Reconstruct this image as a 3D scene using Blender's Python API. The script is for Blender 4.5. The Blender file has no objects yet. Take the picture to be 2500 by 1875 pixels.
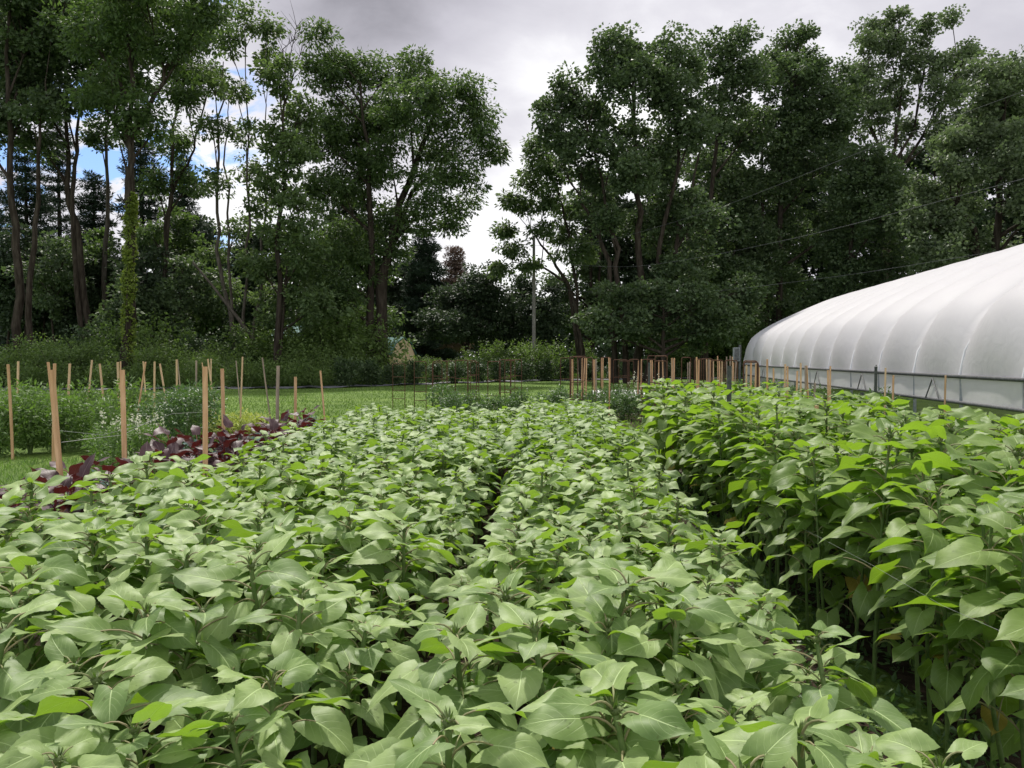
import bpy, math, random
import numpy as np
from mathutils import Vector, Matrix
R = math.radians
sc = bpy.context.scene
col = sc.collection
# ------------------------------------------------------------------ camera
CAMZ = 1.5
PITCH = math.atan(62.5 / 2009.0)
cd = bpy.data.cameras.new('camera'); cam = bpy.data.objects.new('camera', cd); col.objects.link(cam)
cam.location = (0, 0, CAMZ); cam.rotation_euler = (math.pi / 2 - PITCH, 0, 0)
cd.sensor_width = 36; cd.lens = 36 * 2009 / 2500.0; cd.clip_start = 0.05; cd.clip_end = 3000
sc.camera = cam
# ------------------------------------------------------------------ exposure
sc.view_settings.view_transform = 'Standard'; sc.view_settings.look = 'None'
sc.view_settings.exposure = 0.3; sc.view_settings.gamma = 1.0
sc.cycles.max_bounces = 8; sc.cycles.transparent_max_bounces = 8
sc.cycles.transmission_bounces = 6; sc.cycles.diffuse_bounces = 4; sc.cycles.glossy_bounces = 2
SUN_EL, SUN_AZ = 56.0, -14.0       # azimuth from +Y, positive to the right
# ------------------------------------------------------------------ node helpers
class NT:
    def __init__(s, nt): s.nt = nt; s.n = nt.nodes; s.l = nt.links
    def add(s, typ, **kw):
        nd = s.n.new(typ)
        for k, v in kw.items(): setattr(nd, k, v)
        return nd
    def link(s, a, b): s.l.new(a, b)
    def val(s, sock, v):
        if isinstance(v, bpy.types.NodeSocket): s.l.new(v, sock)
        else: sock.default_value = v
    def math(s, op, a, b=0.0, c=None, clamp=False):
        nd = s.n.new('ShaderNodeMath'); nd.operation = op; nd.use_clamp = clamp
        s.val(nd.inputs[0], a); s.val(nd.inputs[1], b)
        if c is not None: s.val(nd.inputs[2], c)
        return nd.outputs[0]
    def mix(s, f, a, b, blend='MIX'):
        nd = s.n.new('ShaderNodeMix'); nd.data_type = 'RGBA'; nd.blend_type = blend
        s.val(nd.inputs[0], f)
        s.val(nd.inputs[6], a if isinstance(a, bpy.types.NodeSocket) else (*a, 1)[:4])
        s.val(nd.inputs[7], b if isinstance(b, bpy.types.NodeSocket) else (*b, 1)[:4])
        return nd.outputs[2]
    def noise(s, scale, detail=4, rough=.55, vec=None, dist=0.0):
        nd = s.n.new('ShaderNodeTexNoise'); nd.inputs['Scale'].default_value = scale
        nd.inputs['Detail'].default_value = detail; nd.inputs['Roughness'].default_value = rough
        nd.inputs['Distortion'].default_value = dist
        if vec is not None: s.l.new(vec, nd.inputs['Vector'])
        return nd.outputs['Fac']
    def ramp(s, f, stops):
        nd = s.n.new('ShaderNodeValToRGB'); e = nd.color_ramp.elements
        while len(e) < len(stops): e.new(0.5)
        for i, (p, c) in enumerate(stops):
            e[i].position = p; e[i].color = (*c, 1)[:4] if not isinstance(c, (int, float)) else (c, c, c, 1)
        s.l.new(f, nd.inputs[0]); return nd.outputs[0]
    def smooth(s, x, a, b):
        nd = s.n.new('ShaderNodeMapRange'); nd.interpolation_type = 'SMOOTHSTEP'
        s.val(nd.inputs[0], x); nd.inputs[1].default_value = a; nd.inputs[2].default_value = b
        return nd.outputs[0]
# ------------------------------------------------------------------ world
w = bpy.data.worlds.new('World'); sc.world = w; w.use_nodes = True
W = NT(w.node_tree); W.n.clear()
sky = W.add('ShaderNodeTexSky', sky_type='NISHITA', sun_disc=False)
sky.sun_elevation = R(SUN_EL); sky.sun_rotation = R(SUN_AZ); sky.air_density = 1.0; sky.dust_density = .6
def dirvec(px, py):
    v = Vector(((px - 1250) / 2009.0, 1, 0)) + Vector((0, math.sin(PITCH), math.cos(PITCH))) * (-(py - 937.5) / 2009.0) - Vector((0, 0, math.tan(PITCH)))
    return v.normalized()
tc = W.add('ShaderNodeTexCoord'); sep = W.add('ShaderNodeSeparateXYZ'); W.link(tc.outputs['Generated'], sep.inputs[0])
zz = W.math('ADD', W.math('MAXIMUM', sep.outputs[2], 0.0), 0.28)
cx = W.math('DIVIDE', sep.outputs[0], zz); cy = W.math('DIVIDE', sep.outputs[1], zz)
comb = W.add('ShaderNodeCombineXYZ'); W.link(cx, comb.inputs[0]); W.link(cy, comb.inputs[1]); comb.inputs[2].default_value = 3.7
n1 = W.noise(1.1, 7, .5, comb.outputs[0], .4)
n2 = W.noise(2.6, 8, .55, comb.outputs[0], .3)
def blob(px, py, tight):
    d = dirvec(px, py)
    nd = W.add('ShaderNodeVectorMath', operation='DOT_PRODUCT'); W.link(tc.outputs['Generated'], nd.inputs[0]); nd.inputs[1].default_value = d
    return W.math('EXPONENT', W.math('MULTIPLY', W.math('SUBTRACT', nd.outputs['Value'], 1.0), tight))
tone = W.math('MULTIPLY_ADD', n1, 1.1, 0.06)
tone = W.math('ADD', tone, W.math('MULTIPLY', blob(1200, 600, 22), .50))
tone = W.math('ADD', tone, W.math('MULTIPLY', blob(1350, 110, 90), .14))
tone = W.math('ADD', tone, W.math('MULTIPLY', blob(620, 260, 14), .28))
tone = W.math('SUBTRACT', tone, W.math('MULTIPLY', blob(940, -30, 45), .75))
tone = W.math('SUBTRACT', tone, W.math('MULTIPLY', blob(1330, 400, 160), .16))
tone = W.math('ADD', tone, W.math('MULTIPLY', W.math('SUBTRACT', n2, .5), .45))
n3 = W.noise(7.0, 8, .6, comb.outputs[0], .5)
tone = W.math('SUBTRACT', tone, W.math('MULTIPLY', W.math('MULTIPLY', W.smooth(sep.outputs[2], .16, .42), W.smooth(sep.outputs[1], 0, .4)), .12))
tone = W.math('ADD', tone, W.math('MULTIPLY', W.math('SUBTRACT', 1.0, W.smooth(sep.outputs[1], -.5, .1)), .42))  # extra brightness added to unseen clouds behind the camera, lighting the tree fronts
tone = W.math('ADD', tone, W.math('MULTIPLY', W.math('SUBTRACT', n3, .5), .22))
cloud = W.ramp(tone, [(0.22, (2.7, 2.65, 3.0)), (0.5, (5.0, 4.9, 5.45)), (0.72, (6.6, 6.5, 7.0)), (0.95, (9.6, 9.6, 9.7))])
left = W.smooth(W.math('DIVIDE', sep.outputs[0], W.math('MAXIMUM', sep.outputs[1], .05)), -.24, -.36)
bl = W.math('MULTIPLY', left, W.smooth(W.math('ADD', W.math('MULTIPLY', n2, .5), W.math('MULTIPLY', n3, .5)), .515, .575))
skyc = W.mix(1.0, sky.outputs[0], (.82, .98, 1.28), 'MULTIPLY')
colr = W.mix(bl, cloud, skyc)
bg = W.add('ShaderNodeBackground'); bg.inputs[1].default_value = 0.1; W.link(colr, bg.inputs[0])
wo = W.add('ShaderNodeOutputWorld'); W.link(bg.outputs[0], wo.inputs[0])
# ------------------------------------------------------------------ sun
sd = bpy.data.lights.new('sun', 'SUN'); sd.energy = 3.7; sd.angle = R(3); sd.color = (1, .95, .86)
so = bpy.data.objects.new('sun', sd); col.objects.link(so)
sdir = Vector((math.sin(R(SUN_AZ)) * math.cos(R(SUN_EL)), math.cos(R(SUN_AZ)) * math.cos(R(SUN_EL)), math.sin(R(SUN_EL))))
so.rotation_euler = sdir.to_track_quat('Z', 'Y').to_euler()
# ------------------------------------------------------------------ placing
def P(px, py, Y):
    d = dirvec(px, py); t = Y / d.y
    return Vector((d.x * t, Y, CAMZ + d.z * t))
def GX(px, Y): return (px - 1250) / 2009.0 * Y
ROW = R(2.3)
def RW(u, v): return (u * math.cos(ROW) + v * math.sin(ROW), v * math.cos(ROW) - u * math.sin(ROW))
# ------------------------------------------------------------------ mesh collecting
class MB:
    def __init__(s): s.V = []; s.F = []; s.U = []; s.n = 0; s.hasuv = False
    def add(s, v, f, uv=None, mat=0, smooth=True):
        v = np.asarray(v, float).reshape(-1, 3); f = np.asarray(f, int)
        s.V.append(v); s.F.append((f + s.n, mat, smooth))
        if uv is not None: s.hasuv = True
        s.U.append(np.zeros((len(v), 2)) if uv is None else np.asarray(uv, float)); s.n += len(v)
    def mesh(s, name, mats):
        me = bpy.data.meshes.new(name)
        V = np.concatenate(s.V); U = np.concatenate(s.U)
        loops = np.concatenate([f.ravel() for f, _, _ in s.F])
        tot = np.concatenate([np.full(len(f), f.shape[1]) for f, _, _ in s.F])
        mi = np.concatenate([np.full(len(f), m) for f, m, _ in s.F])
        sm = np.concatenate([np.full(len(f), k) for f, _, k in s.F])
        st = np.concatenate([[0], np.cumsum(tot)[:-1]])
        me.vertices.add(len(V)); me.vertices.foreach_set('co', V.ravel())
        me.loops.add(len(loops)); me.loops.foreach_set('vertex_index', loops)
        me.polygons.add(len(tot)); me.polygons.foreach_set('loop_start', st)
        me.polygons.foreach_set('material_index', mi); me.polygons.foreach_set('use_smooth', sm)
        if s.hasuv:
            ul = me.uv_layers.new(name='UVMap'); ul.data.foreach_set('uv', U[loops].ravel())
        me.update(calc_edges=True); me.validate()
        for m in (mats if isinstance(mats, (list, tuple)) else [mats]): me.materials.append(m)
        return me
    def build(s, name, mats, parent=None):
        o = bpy.data.objects.new(name, s.mesh(name, mats)); col.objects.link(o)
        if parent is not None: o.parent = parent
        return o
    def box(s, c, size, rot=None, mat=0):
        x, y, z = [k / 2 for k in size]
        v = np.array([[-x, -y, -z], [x, -y, -z], [x, y, -z], [-x, y, -z], [-x, -y, z], [x, -y, z], [x, y, z], [-x, y, z]])
        if rot is not None: v = v @ np.array(rot.to_3x3()).T
        s.add(v + np.array(c), [[0, 3, 2, 1], [4, 5, 6, 7], [0, 1, 5, 4], [1, 2, 6, 5], [2, 3, 7, 6], [3, 0, 4, 7]], mat=mat, smooth=False)
    def tube(s, pts, rad, sides=6, mat=0, cap=True):
        p = np.asarray([list(q) for q in pts], float); k = len(p)
        rad = np.full(k, rad) if np.isscalar(rad) else np.asarray(rad, float)
        t = np.gradient(p, axis=0); t /= np.linalg.norm(t, axis=1)[:, None] + 1e-12
        ref = np.array([1., 0, 0]) if abs(t[0][0]) < .8 else np.array([0, 1., 0])
        a = np.linspace(0, 2 * math.pi, sides, endpoint=False); rings = []
        u = ref - t[0] * ref.dot(t[0]); u /= np.linalg.norm(u)
        for i in range(k):
            u = u - t[i] * u.dot(t[i]); u /= np.linalg.norm(u) + 1e-12; b = np.cross(t[i], u)
            rings.append(p[i] + rad[i] * (np.cos(a)[:, None] * u + np.sin(a)[:, None] * b))
        V = np.concatenate(rings); i = np.arange(k - 1)[:, None] * sides; j = np.arange(sides)[None, :]; jn = (j + 1) % sides
        s.add(V, np.stack([i + j, i + jn, i + sides + jn, i + sides + j], -1).reshape(-1, 4), mat=mat)
        if cap:
            s.add(rings[-1], [list(range(sides))], mat=mat, smooth=False); s.add(rings[0], [list(range(sides))[::-1]], mat=mat, smooth=False)
def cards(mb, C, D, S, L, Wd, mat=0, mid=.45):
    """pointed single leaves: centre, direction, side, length, width"""
    n = len(C); L = np.broadcast_to(L, n)[:, None]; Wd = np.broadcast_to(Wd, n)[:, None]
    up = np.cross(D, S)
    v = np.stack([C, C + D * L * mid + S * Wd / 2 + up * Wd * .12, C + D * L, C + D * L * mid - S * Wd / 2 + up * Wd * .12], 1).reshape(-1, 3)
    mb.add(v, np.arange(4 * n).reshape(n, 4), mat=mat, smooth=False)
def norm(a): return a / (np.linalg.norm(a, axis=1)[:, None] + 1e-9)
def leafcloud(mb, C, rad, per, L, Wd, rng, flat=.6, droop=.3, horiz=.7, mat=0, mid=.45):
    n = len(C) * per; C0 = np.repeat(C, per, 0)
    r0 = np.repeat(np.broadcast_to(rad, len(C)), per)[:, None]
    off = rng.normal(size=(n, 3)); off *= np.minimum(1, 1.7 / (np.linalg.norm(off, axis=1)[:, None] + 1e-9)); off = off * np.array([.5, .5, .5 * flat]); pos = C0 + off * r0
    D = norm(norm(off) + rng.normal(size=(n, 3)) * .45 + np.array([0, 0, -droop]))
    upv = np.array([0, 0, 1.]) * horiz + rng.normal(size=(n, 3)) * .5
    S = norm(np.cross(D, upv))
    sz = rng.uniform(.65, 1.25, n)
    cards(mb, pos, D, S, L * sz, Wd * sz, mat, mid)
# ------------------------------------------------------------------ tagging
def tag(o, label=None, cat=None, group=None, kind=None):
    if label: o['label'] = label
    if cat: o['category'] = cat
    if group: o['group'] = group
    if kind: o['kind'] = kind
    return o
def empty(name, loc=(0, 0, 0), rz=0.0):
    o = bpy.data.objects.new(name, None); col.objects.link(o); o.location = loc; o.rotation_euler = (0, 0, rz); o.empty_display_size = .1
    return o
def inst(name, loc, rot, scale, parts):
    """a thing at its base with parts sharing mesh data; parts = [(name, mesh)]"""
    r = bpy.data.objects.new(name, None); col.objects.link(r); r.location = loc; r.rotation_euler = rot
    r.scale = (scale,) * 3 if np.isscalar(scale) else scale; r.empty_display_size = .1
    for nm, me in parts:
        c = bpy.data.objects.new(nm, me); col.objects.link(c); c.parent = r
    return r
# ------------------------------------------------------------------ materials
def newmat(name):
    m = bpy.data.materials.new(name); m.use_nodes = True; t = NT(m.node_tree); t.n.clear()
    out = t.add('ShaderNodeOutputMaterial'); return m, t, out
def pbsdf(t, color, rough=.6, spec=.3, bump=None, bstr=.3, bdist=.02):
    b = t.add('ShaderNodeBsdfPrincipled'); t.val(b.inputs['Base Color'], color if isinstance(color, bpy.types.NodeSocket) else (*color, 1))
    t.val(b.inputs['Roughness'], rough); b.inputs['Specular IOR Level'].default_value = spec
    if bump is not None:
        bn = t.add('ShaderNodeBump'); bn.inputs['Strength'].default_value = bstr; bn.inputs['Distance'].default_value = bdist
        t.link(bump, bn.inputs['Height']); t.link(bn.outputs[0], b.inputs['Normal'])
    return b
def leaf_mat(name, dark, light, trans, tfac=.35, rough=.5, spec=.35, veins=False, island=True, patch=None, under=None):
    m, t, out = newmat(name)
    geo = t.add('ShaderNodeNewGeometry'); oi = t.add('ShaderNodeObjectInfo')
    rnd = geo.outputs['Random Per Island'] if island else oi.outputs['Random']
    c = t.mix(rnd, dark, light)
    tcn = t.add('ShaderNodeTexCoord')
    nz = t.noise(patch or 3.0, 4, .6, tcn.outputs['Object'])
    c = t.mix(t.math('MULTIPLY', t.smooth(nz, .42, .68), .5), c, [k * .62 for k in dark])
    vein = None
    if veins:
        uv = t.add('ShaderNodeUVMap'); sp = t.add('ShaderNodeSeparateXYZ'); t.link(uv.outputs[0], sp.inputs[0])
        au = t.math('ABSOLUTE', sp.outputs[0])
        mid = t.math('SUBTRACT', 1.0, t.smooth(au, .012, .05))
        ph = t.math('SUBTRACT', t.math('MULTIPLY', sp.outputs[1], 6.5), t.math('MULTIPLY', au, 3.0))
        fr = t.math('ABSOLUTE', t.math('SUBTRACT', t.math('FRACT', ph), .5))
        lat = t.math('MULTIPLY', t.math('SUBTRACT', 1.0, t.smooth(fr, .015, .075)), t.math('SUBTRACT', 1.0, t.smooth(au, .5, .95)))
        vein = t.math('MAXIMUM', mid, t.math('MULTIPLY', lat, .35))
        c = t.mix(t.math('MULTIPLY', vein, .75), c, [min(1, k * 1.6 + .09) for k in light])
        spots = t.smooth(t.noise(60, 2, .5, tcn.outputs['Object']), .665, .73)
        c = t.mix(t.math('MULTIPLY', spots, .5), c, (.06, .07, .02))
    if under:
        c = t.mix(geo.outputs['Backfacing'], c, under)
    h = t.noise(55 if veins else 20, 3, .6, tcn.outputs['Object'])
    if vein is not None: h = t.math('SUBTRACT', t.math('MULTIPLY', h, .5), t.math('MULTIPLY', vein, .9))
    b = pbsdf(t, c, rough, spec, h if veins else None, .4, .003)
    tr = t.add('ShaderNodeBsdfTranslucent')
    tcol = t.mix(rnd, [k * .75 for k in trans], trans)
    if vein is not None: tcol = t.mix(t.math('MULTIPLY', vein, .5), tcol, [k * .45 for k in trans])
    t.link(tcol, tr.inputs[0])
    mx = t.add('ShaderNodeMixShader'); mx.inputs[0].default_value = tfac
    t.link(b.outputs[0], mx.inputs[1]); t.link(tr.outputs[0], mx.inputs[2]); t.link(mx.outputs[0], out.inputs[0])
    return m
def simple_mat(name, a, b, scale=8, rough=.7, spec=.25, bstr=.4, bdist=.01, stretch=None, metal=0, lo=.35, hi=.7):
    m, t, out = newmat(name); tcn = t.add('ShaderNodeTexCoord'); vec = tcn.outputs['Object']
    if stretch:
        mp = t.add('ShaderNodeMapping'); mp.inputs['Scale'].default_value = stretch; t.link(vec, mp.inputs[0]); vec = mp.outputs[0]
    nz = t.noise(scale, 6, .6, vec)
    oi = t.add('ShaderNodeObjectInfo')
    c = t.mix(t.smooth(nz, lo, hi), a, b)
    c = t.mix(t.math('MULTIPLY', oi.outputs['Random'], .3), c, [k * .55 for k in a])
    p = pbsdf(t, c, rough, spec, nz, bstr, bdist); p.inputs['Metallic'].default_value = metal
    t.link(p.outputs[0], out.inputs[0]); return m
M = {}
M['sun_leaf'] = leaf_mat('sunflower_leaf', (.115, .20, .058), (.335, .44, .165), (.33, .57, .03), .32, .52, .4, veins=True, patch=9)
M['sun_leaf2'] = leaf_mat('tall_sunflower_leaf', (.13, .215, .05), (.27, .37, .11), (.32, .55, .03), .42, .5, .4, veins=True, patch=7)
M['yellow_leaf'] = leaf_mat('yellowed_leaf', (.35, .28, .05), (.45, .36, .08), (.5, .4, .05), .3, veins=True)
M['stem'] = simple_mat('green_stem', (.10, .17, .045), (.17, .23, .08), 30, .6, .3, .4, .002)
M['bud'] = leaf_mat('sunflower_bud', (.08, .125, .035), (.17, .22, .07), (.15, .3, .03), .2, .6)
M['petal'] = leaf_mat('orange_petal', (.75, .28, .02), (.85, .42, .03), (.8, .4, .02), .4)
M['purple'] = leaf_mat('amaranth_leaf', (.060, .032, .036), (.125, .075, .08), (.13, .015, .012), .25, .5, .4, veins=True, patch=6)
M['purple_stem'] = simple_mat('amaranth_stem', (.14, .03, .035), (.2, .05, .05), 20)
M['bark'] = simple_mat('bark', (.028, .022, .017), (.075, .062, .05), 7, .95, .1, 1.0, .06, (1, 1, .18))
M['bark_pale'] = simple_mat('pale_bark', (.06, .05, .042), (.13, .115, .098), 7, .95, .1, .9, .05, (1, 1, .2))
M['maple'] = leaf_mat('maple_foliage', (.045, .078, .036), (.125, .175, .082), (.15, .24, .065), .32, .5, .3, patch=.35)
M['maple_lt'] = leaf_mat('pale_maple_foliage', (.08, .115, .06), (.19, .24, .125), (.18, .27, .09), .34, .5, .35, patch=.35)
M['walnut'] = leaf_mat('walnut_foliage', (.042, .078, .03), (.115, .175, .062), (.16, .27, .05), .36, .5, .3, patch=.35)
M['walnut_lt'] = leaf_mat('young_walnut_foliage', (.06, .10, .042), (.15, .215, .09), (.2, .31, .07), .40, .5, .3, patch=.35)
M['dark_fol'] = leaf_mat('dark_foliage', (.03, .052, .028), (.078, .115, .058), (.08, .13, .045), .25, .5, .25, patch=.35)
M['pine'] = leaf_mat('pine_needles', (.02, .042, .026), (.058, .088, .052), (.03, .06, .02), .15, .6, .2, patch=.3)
M['dead'] = leaf_mat('dead_needles', (.17, .125, .10), (.28, .21, .17), (.15, .08, .05), .15, .8, .1, patch=.5)
M['shrub'] = leaf_mat('shrub_foliage', (.06, .105, .028), (.16, .23, .075), (.2, .34, .05), .38, .5, .3, patch=.8)
M['shrub_dk'] = leaf_mat('peony_foliage', (.028, .058, .022), (.085, .13, .05), (.06, .12, .02), .25, .45, .4, patch=1)
M['garden'] = leaf_mat('garden_foliage', (.07, .13, .03), (.17, .26, .075), (.2, .38, .045), .34, .5, .35, patch=3)
M['garden_dk'] = leaf_mat('dahlia_foliage', (.055, .11, .035), (.13, .21, .08), (.13, .26, .04), .3, .45, .4, patch=3)
M['blue_fol'] = leaf_mat('blue_grey_foliage', (.13, .21, .19), (.24, .34, .31), (.15, .25, .18), .2, .6, .3, patch=5)
M['lime_fol'] = leaf_mat('lime_foliage', (.30, .38, .08), (.55, .58, .2), (.5, .6, .1), .35, .6, .3, patch=4)
M['vine'] = leaf_mat('vine_foliage', (.09, .14, .02), (.19, .25, .04), (.25, .34, .03), .3, .5, .3, patch=1)
M['white_petal'] = leaf_mat('white_petal', (.55, .58, .38), (.8, .8, .62), (.8, .8, .7), .3)
M['wood'] = simple_mat('stake_wood', (.54, .32, .17), (.74, .49, .29), 6, .75, .25, .4, .003, (6, 6, .5))
M['wood_pale'] = simple_mat('pale_stake_wood', (.60, .42, .24), (.78, .58, .37), 6, .75, .25, .4, .003, (6, 6, .5))
M['wood_grey'] = simple_mat('greyed_stake_wood', (.24, .20, .16), (.46, .36, .27), 5, .85, .2, .5, .003, (6, 6, .5))
M['grass'] = leaf_mat('lawn_blades', (.075, .13, .028), (.17, .25, .065), (.2, .36, .05), .34, .55, .3, patch=.22)
M['rust'] = simple_mat('rusty_steel', (.07, .035, .022), (.13, .068, .042), 25, .9, .2, .5, .002)
M['tpost'] = simple_mat('weathered_post', (.05, .06, .055), (.12, .13, .12), 18, .7, .3, .5, .003)
M['galv'] = simple_mat('galvanised_steel', (.26, .29, .32), (.40, .43, .46), 12, .45, .5, .1, .002, metal=.3)
M['dark_rail'] = simple_mat('dark_rail', (.06, .065, .07), (.13, .135, .14), 14, .6, .4, .2, .004)
M['twine'] = simple_mat('twine', (.32, .34, .30), (.42, .43, .40), 20)
M['pole'] = simple_mat('weathered_pole', (.24, .225, .21), (.36, .34, .32), 8, .9, .1, .5, .02, (1, 1, .1))
M['cable'] = simple_mat('cable', (.09, .095, .10), (.14, .145, .15), 5, .6)
# ------------------------------------------------------------------ ground
def sheet(name, x0, x1, y0, y1, z, mat, kind='structure', nx=1, ny=1, wob=0.0, seed=0):
    rng = np.random.default_rng(seed)
    xs = np.linspace(x0, x1, nx + 1); ys = np.linspace(y0, y1, ny + 1)
    X, Y = np.meshgrid(xs, ys); Z = np.full_like(X, z)
    if wob: X = X + rng.normal(size=X.shape) * wob * ((X == x0) | (X == x1)); Z = Z + rng.uniform(0, wob * .15, X.shape)
    v = np.stack([X, Y, Z], -1).reshape(-1, 3)
    i = np.arange(ny)[:, None] * (nx + 1); j = np.arange(nx)[None, :]
    f = np.stack([i + j, i + j + 1, i + j + nx + 2, i + j + nx + 1], -1).reshape(-1, 4)
    mb = MB(); mb.add(v, f); o = mb.build(name, mat)
    tag(o, kind=kind); return o
def ground_mat():
    m, t, out = newmat('lawn_ground'); tcn = t.add('ShaderNodeTexCoord'); v = tcn.outputs['Object']
    mp = t.add('ShaderNodeMapping'); mp.inputs['Scale'].default_value = (.35, 1.0, 1); t.link(v, mp.inputs[0])
    a = t.noise(.45, 5, .6, mp.outputs[0]); b = t.noise(9, 6, .7, v); c3 = t.noise(40, 4, .6, v)
    c = t.mix(t.smooth(a, .35, .66), (.10, .175, .032), (.165, .255, .05))
    c = t.mix(t.math('MULTIPLY', t.smooth(b, .45, .7), .6), c, (.06, .10, .022))
    c = t.mix(t.math('MULTIPLY', t.smooth(t.noise(1.3, 4, .7, v), .62, .72), .45), c, (.24, .24, .10))
    p = pbsdf(t, c, .8, .15, t.math('ADD', b, c3), 1.0, .04); t.link(p.outputs[0], out.inputs[0]); return m
def soil_mat(name, a, b):
    m, t, out = newmat(name); tcn = t.add('ShaderNodeTexCoord'); v = tcn.outputs['Object']
    n = t.noise(14, 8, .7, v); k = t.noise(70, 4, .6, v)
    c = t.mix(t.smooth(n, .35, .65), a, b); c = t.mix(t.smooth(k, .66, .72), c, (.22, .18, .14))
    p = pbsdf(t, c, .95, .1, t.math('ADD', n, t.math('MULTIPLY', k, .4)), 1.0, .05); t.link(p.outputs[0], out.inputs[0]); return m
M['lawn'] = ground_mat(); M['soil'] = soil_mat('garden_soil', (.035, .024, .017), (.075, .053, .038))
M['fabric'] = simple_mat('landscape_fabric', (.13, .13, .15), (.24, .24, .27), 2.5, .6, .4, .5, .02, (.3, 1, 1))
M['white_cover'] = simple_mat('row_cover', (.62, .62, .60), (.8, .8, .78), 3, .7, .3, .6, .02)
sheet('ground', -900, 900, -60, 1600, 0, M['lawn'])
g1 = sheet('soil_bed', -2.95, 1.35, -2, 15.4, .006, M['soil'], nx=12, ny=50, wob=.05, seed=3); g1.rotation_euler = (0, 0, -ROW)
g2 = sheet('soil_bed', 1.6, 3.2, -1, 11.4, .006, M['soil'], nx=6, ny=40, wob=.05, seed=4); g2.rotation_euler = (0, 0, -ROW)
g3 = sheet('soil_bed', -4.5, -3.05, 5.2, 19, .006, M['soil'], nx=6, ny=40, wob=.06, seed=5); g3.rotation_euler = (0, 0, -ROW)
g4 = sheet('soil_bed', -1.6, 8.5, 17.5, 27.0, .006, M['soil'], nx=12, ny=20, wob=.06, seed=6)
def SY(px): return float(np.interp(px, [-200, 300, 820, 1000, 1300, 1600, 2100], [38, 39.5, 42, 46.5, 54, 59, 66]))
mb = MB(); pxs_ = np.linspace(-150, 2050, 90); V = []
for p_ in pxs_:
    y_ = SY(p_)
    for q in (-1.0, -.4, .2, .8, 1.4): V.append((GX(p_, y_), y_ + q + .15 * math.sin(p_ * .07 + q), .02 + .035 * (1 + math.sin(p_ * .31 + q * 3))))
mb.add(V, [[k * 5 + q, (k + 1) * 5 + q, (k + 1) * 5 + q + 1, k * 5 + q + 1] for k in range(89) for q in range(4)]); tag(mb.build('mulch_strip', M['fabric']), kind='structure')
# ------------------------------------------------------------------ sunflower leaf
def leaf_verts(L, Wd, fold, droop, twist, rng, rows=26, cols=6, heart=.31, serr=.03):
    t = np.linspace(0, 1, rows + 1)[:, None]; u = np.linspace(-1, 1, cols + 1)[None, :]
    x = t * .74 + .26
    f = np.clip(np.sin(math.pi * x), 0, 1) ** (.6 + 1.15 * t ** 1.3)
    alt = np.where(np.arange(rows + 1) % 2 == 0, 1 + serr, 1 - serr)[:, None]
    wd = Wd / 2 * f * (1 + (alt - 1) * (abs(u) > .99)) * (1 + rng.normal() * .04 * u)
    X = u * wd; X = X + 0 * t
    sh = heart * L * (1 - t) ** 3 * (abs(u) ** .8) * (1.35 - .45 * abs(u))
    s = t * L - sh
    ang = droop * np.clip(s / L, -.2, 1.05) ** 1.0
    k = max(abs(droop), 1e-3) * (1 if droop >= 0 else -1) / L
    Yc = np.sin(k * s) / k; Zc = -(1 - np.cos(k * s)) / k
    ph = rng.uniform(0, 6.28)
    zl = fold * np.abs(X) * (1 - .3 * t) + .014 * L / .2 * np.sin(8 * t + 2.0 * u + ph) * abs(u) ** 1.5 * f - .7 * fold * np.abs(X) ** 2 / (Wd * .5)
    zl = zl + 0.0
    a = k * s
    V = np.stack([X, Yc + zl * np.sin(a), Zc + zl * np.cos(a)], -1)
    tw = twist * t; c_, s_ = np.cos(tw), np.sin(tw)
    V = np.stack([V[..., 0] * c_ - V[..., 2] * s_, V[..., 1], V[..., 0] * s_ + V[..., 2] * c_], -1)
    uv = np.stack([u + 0 * t, t + 0 * u], -1)
    i = np.arange(rows)[:, None] * (cols + 1); j = np.arange(cols)[None, :]
    F = np.stack([i + j, i + j + 1, i + j + cols + 2, i + j + cols + 1], -1).reshape(-1, 4)
    return V.reshape(-1, 3), F, uv.reshape(-1, 2)
def frame_mat(direction, roll=0.0):
    d = Vector(direction).normalized(); x = d.cross(Vector((0, 0, 1)))
    if x.length < .05: x = Vector((1, 0, 0))
    x.normalize(); z = x.cross(d)
    m = Matrix((x, d, z)).transposed()
    return np.array((m @ Matrix.Rotation(roll, 3, 'Y')))
def bez(a, b, c, n):
    t = np.linspace(0, 1, n)[:, None]
    return (1 - t) ** 2 * np.array(a) + 2 * t * (1 - t) * np.array(b) + t * t * np.array(c)
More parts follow.
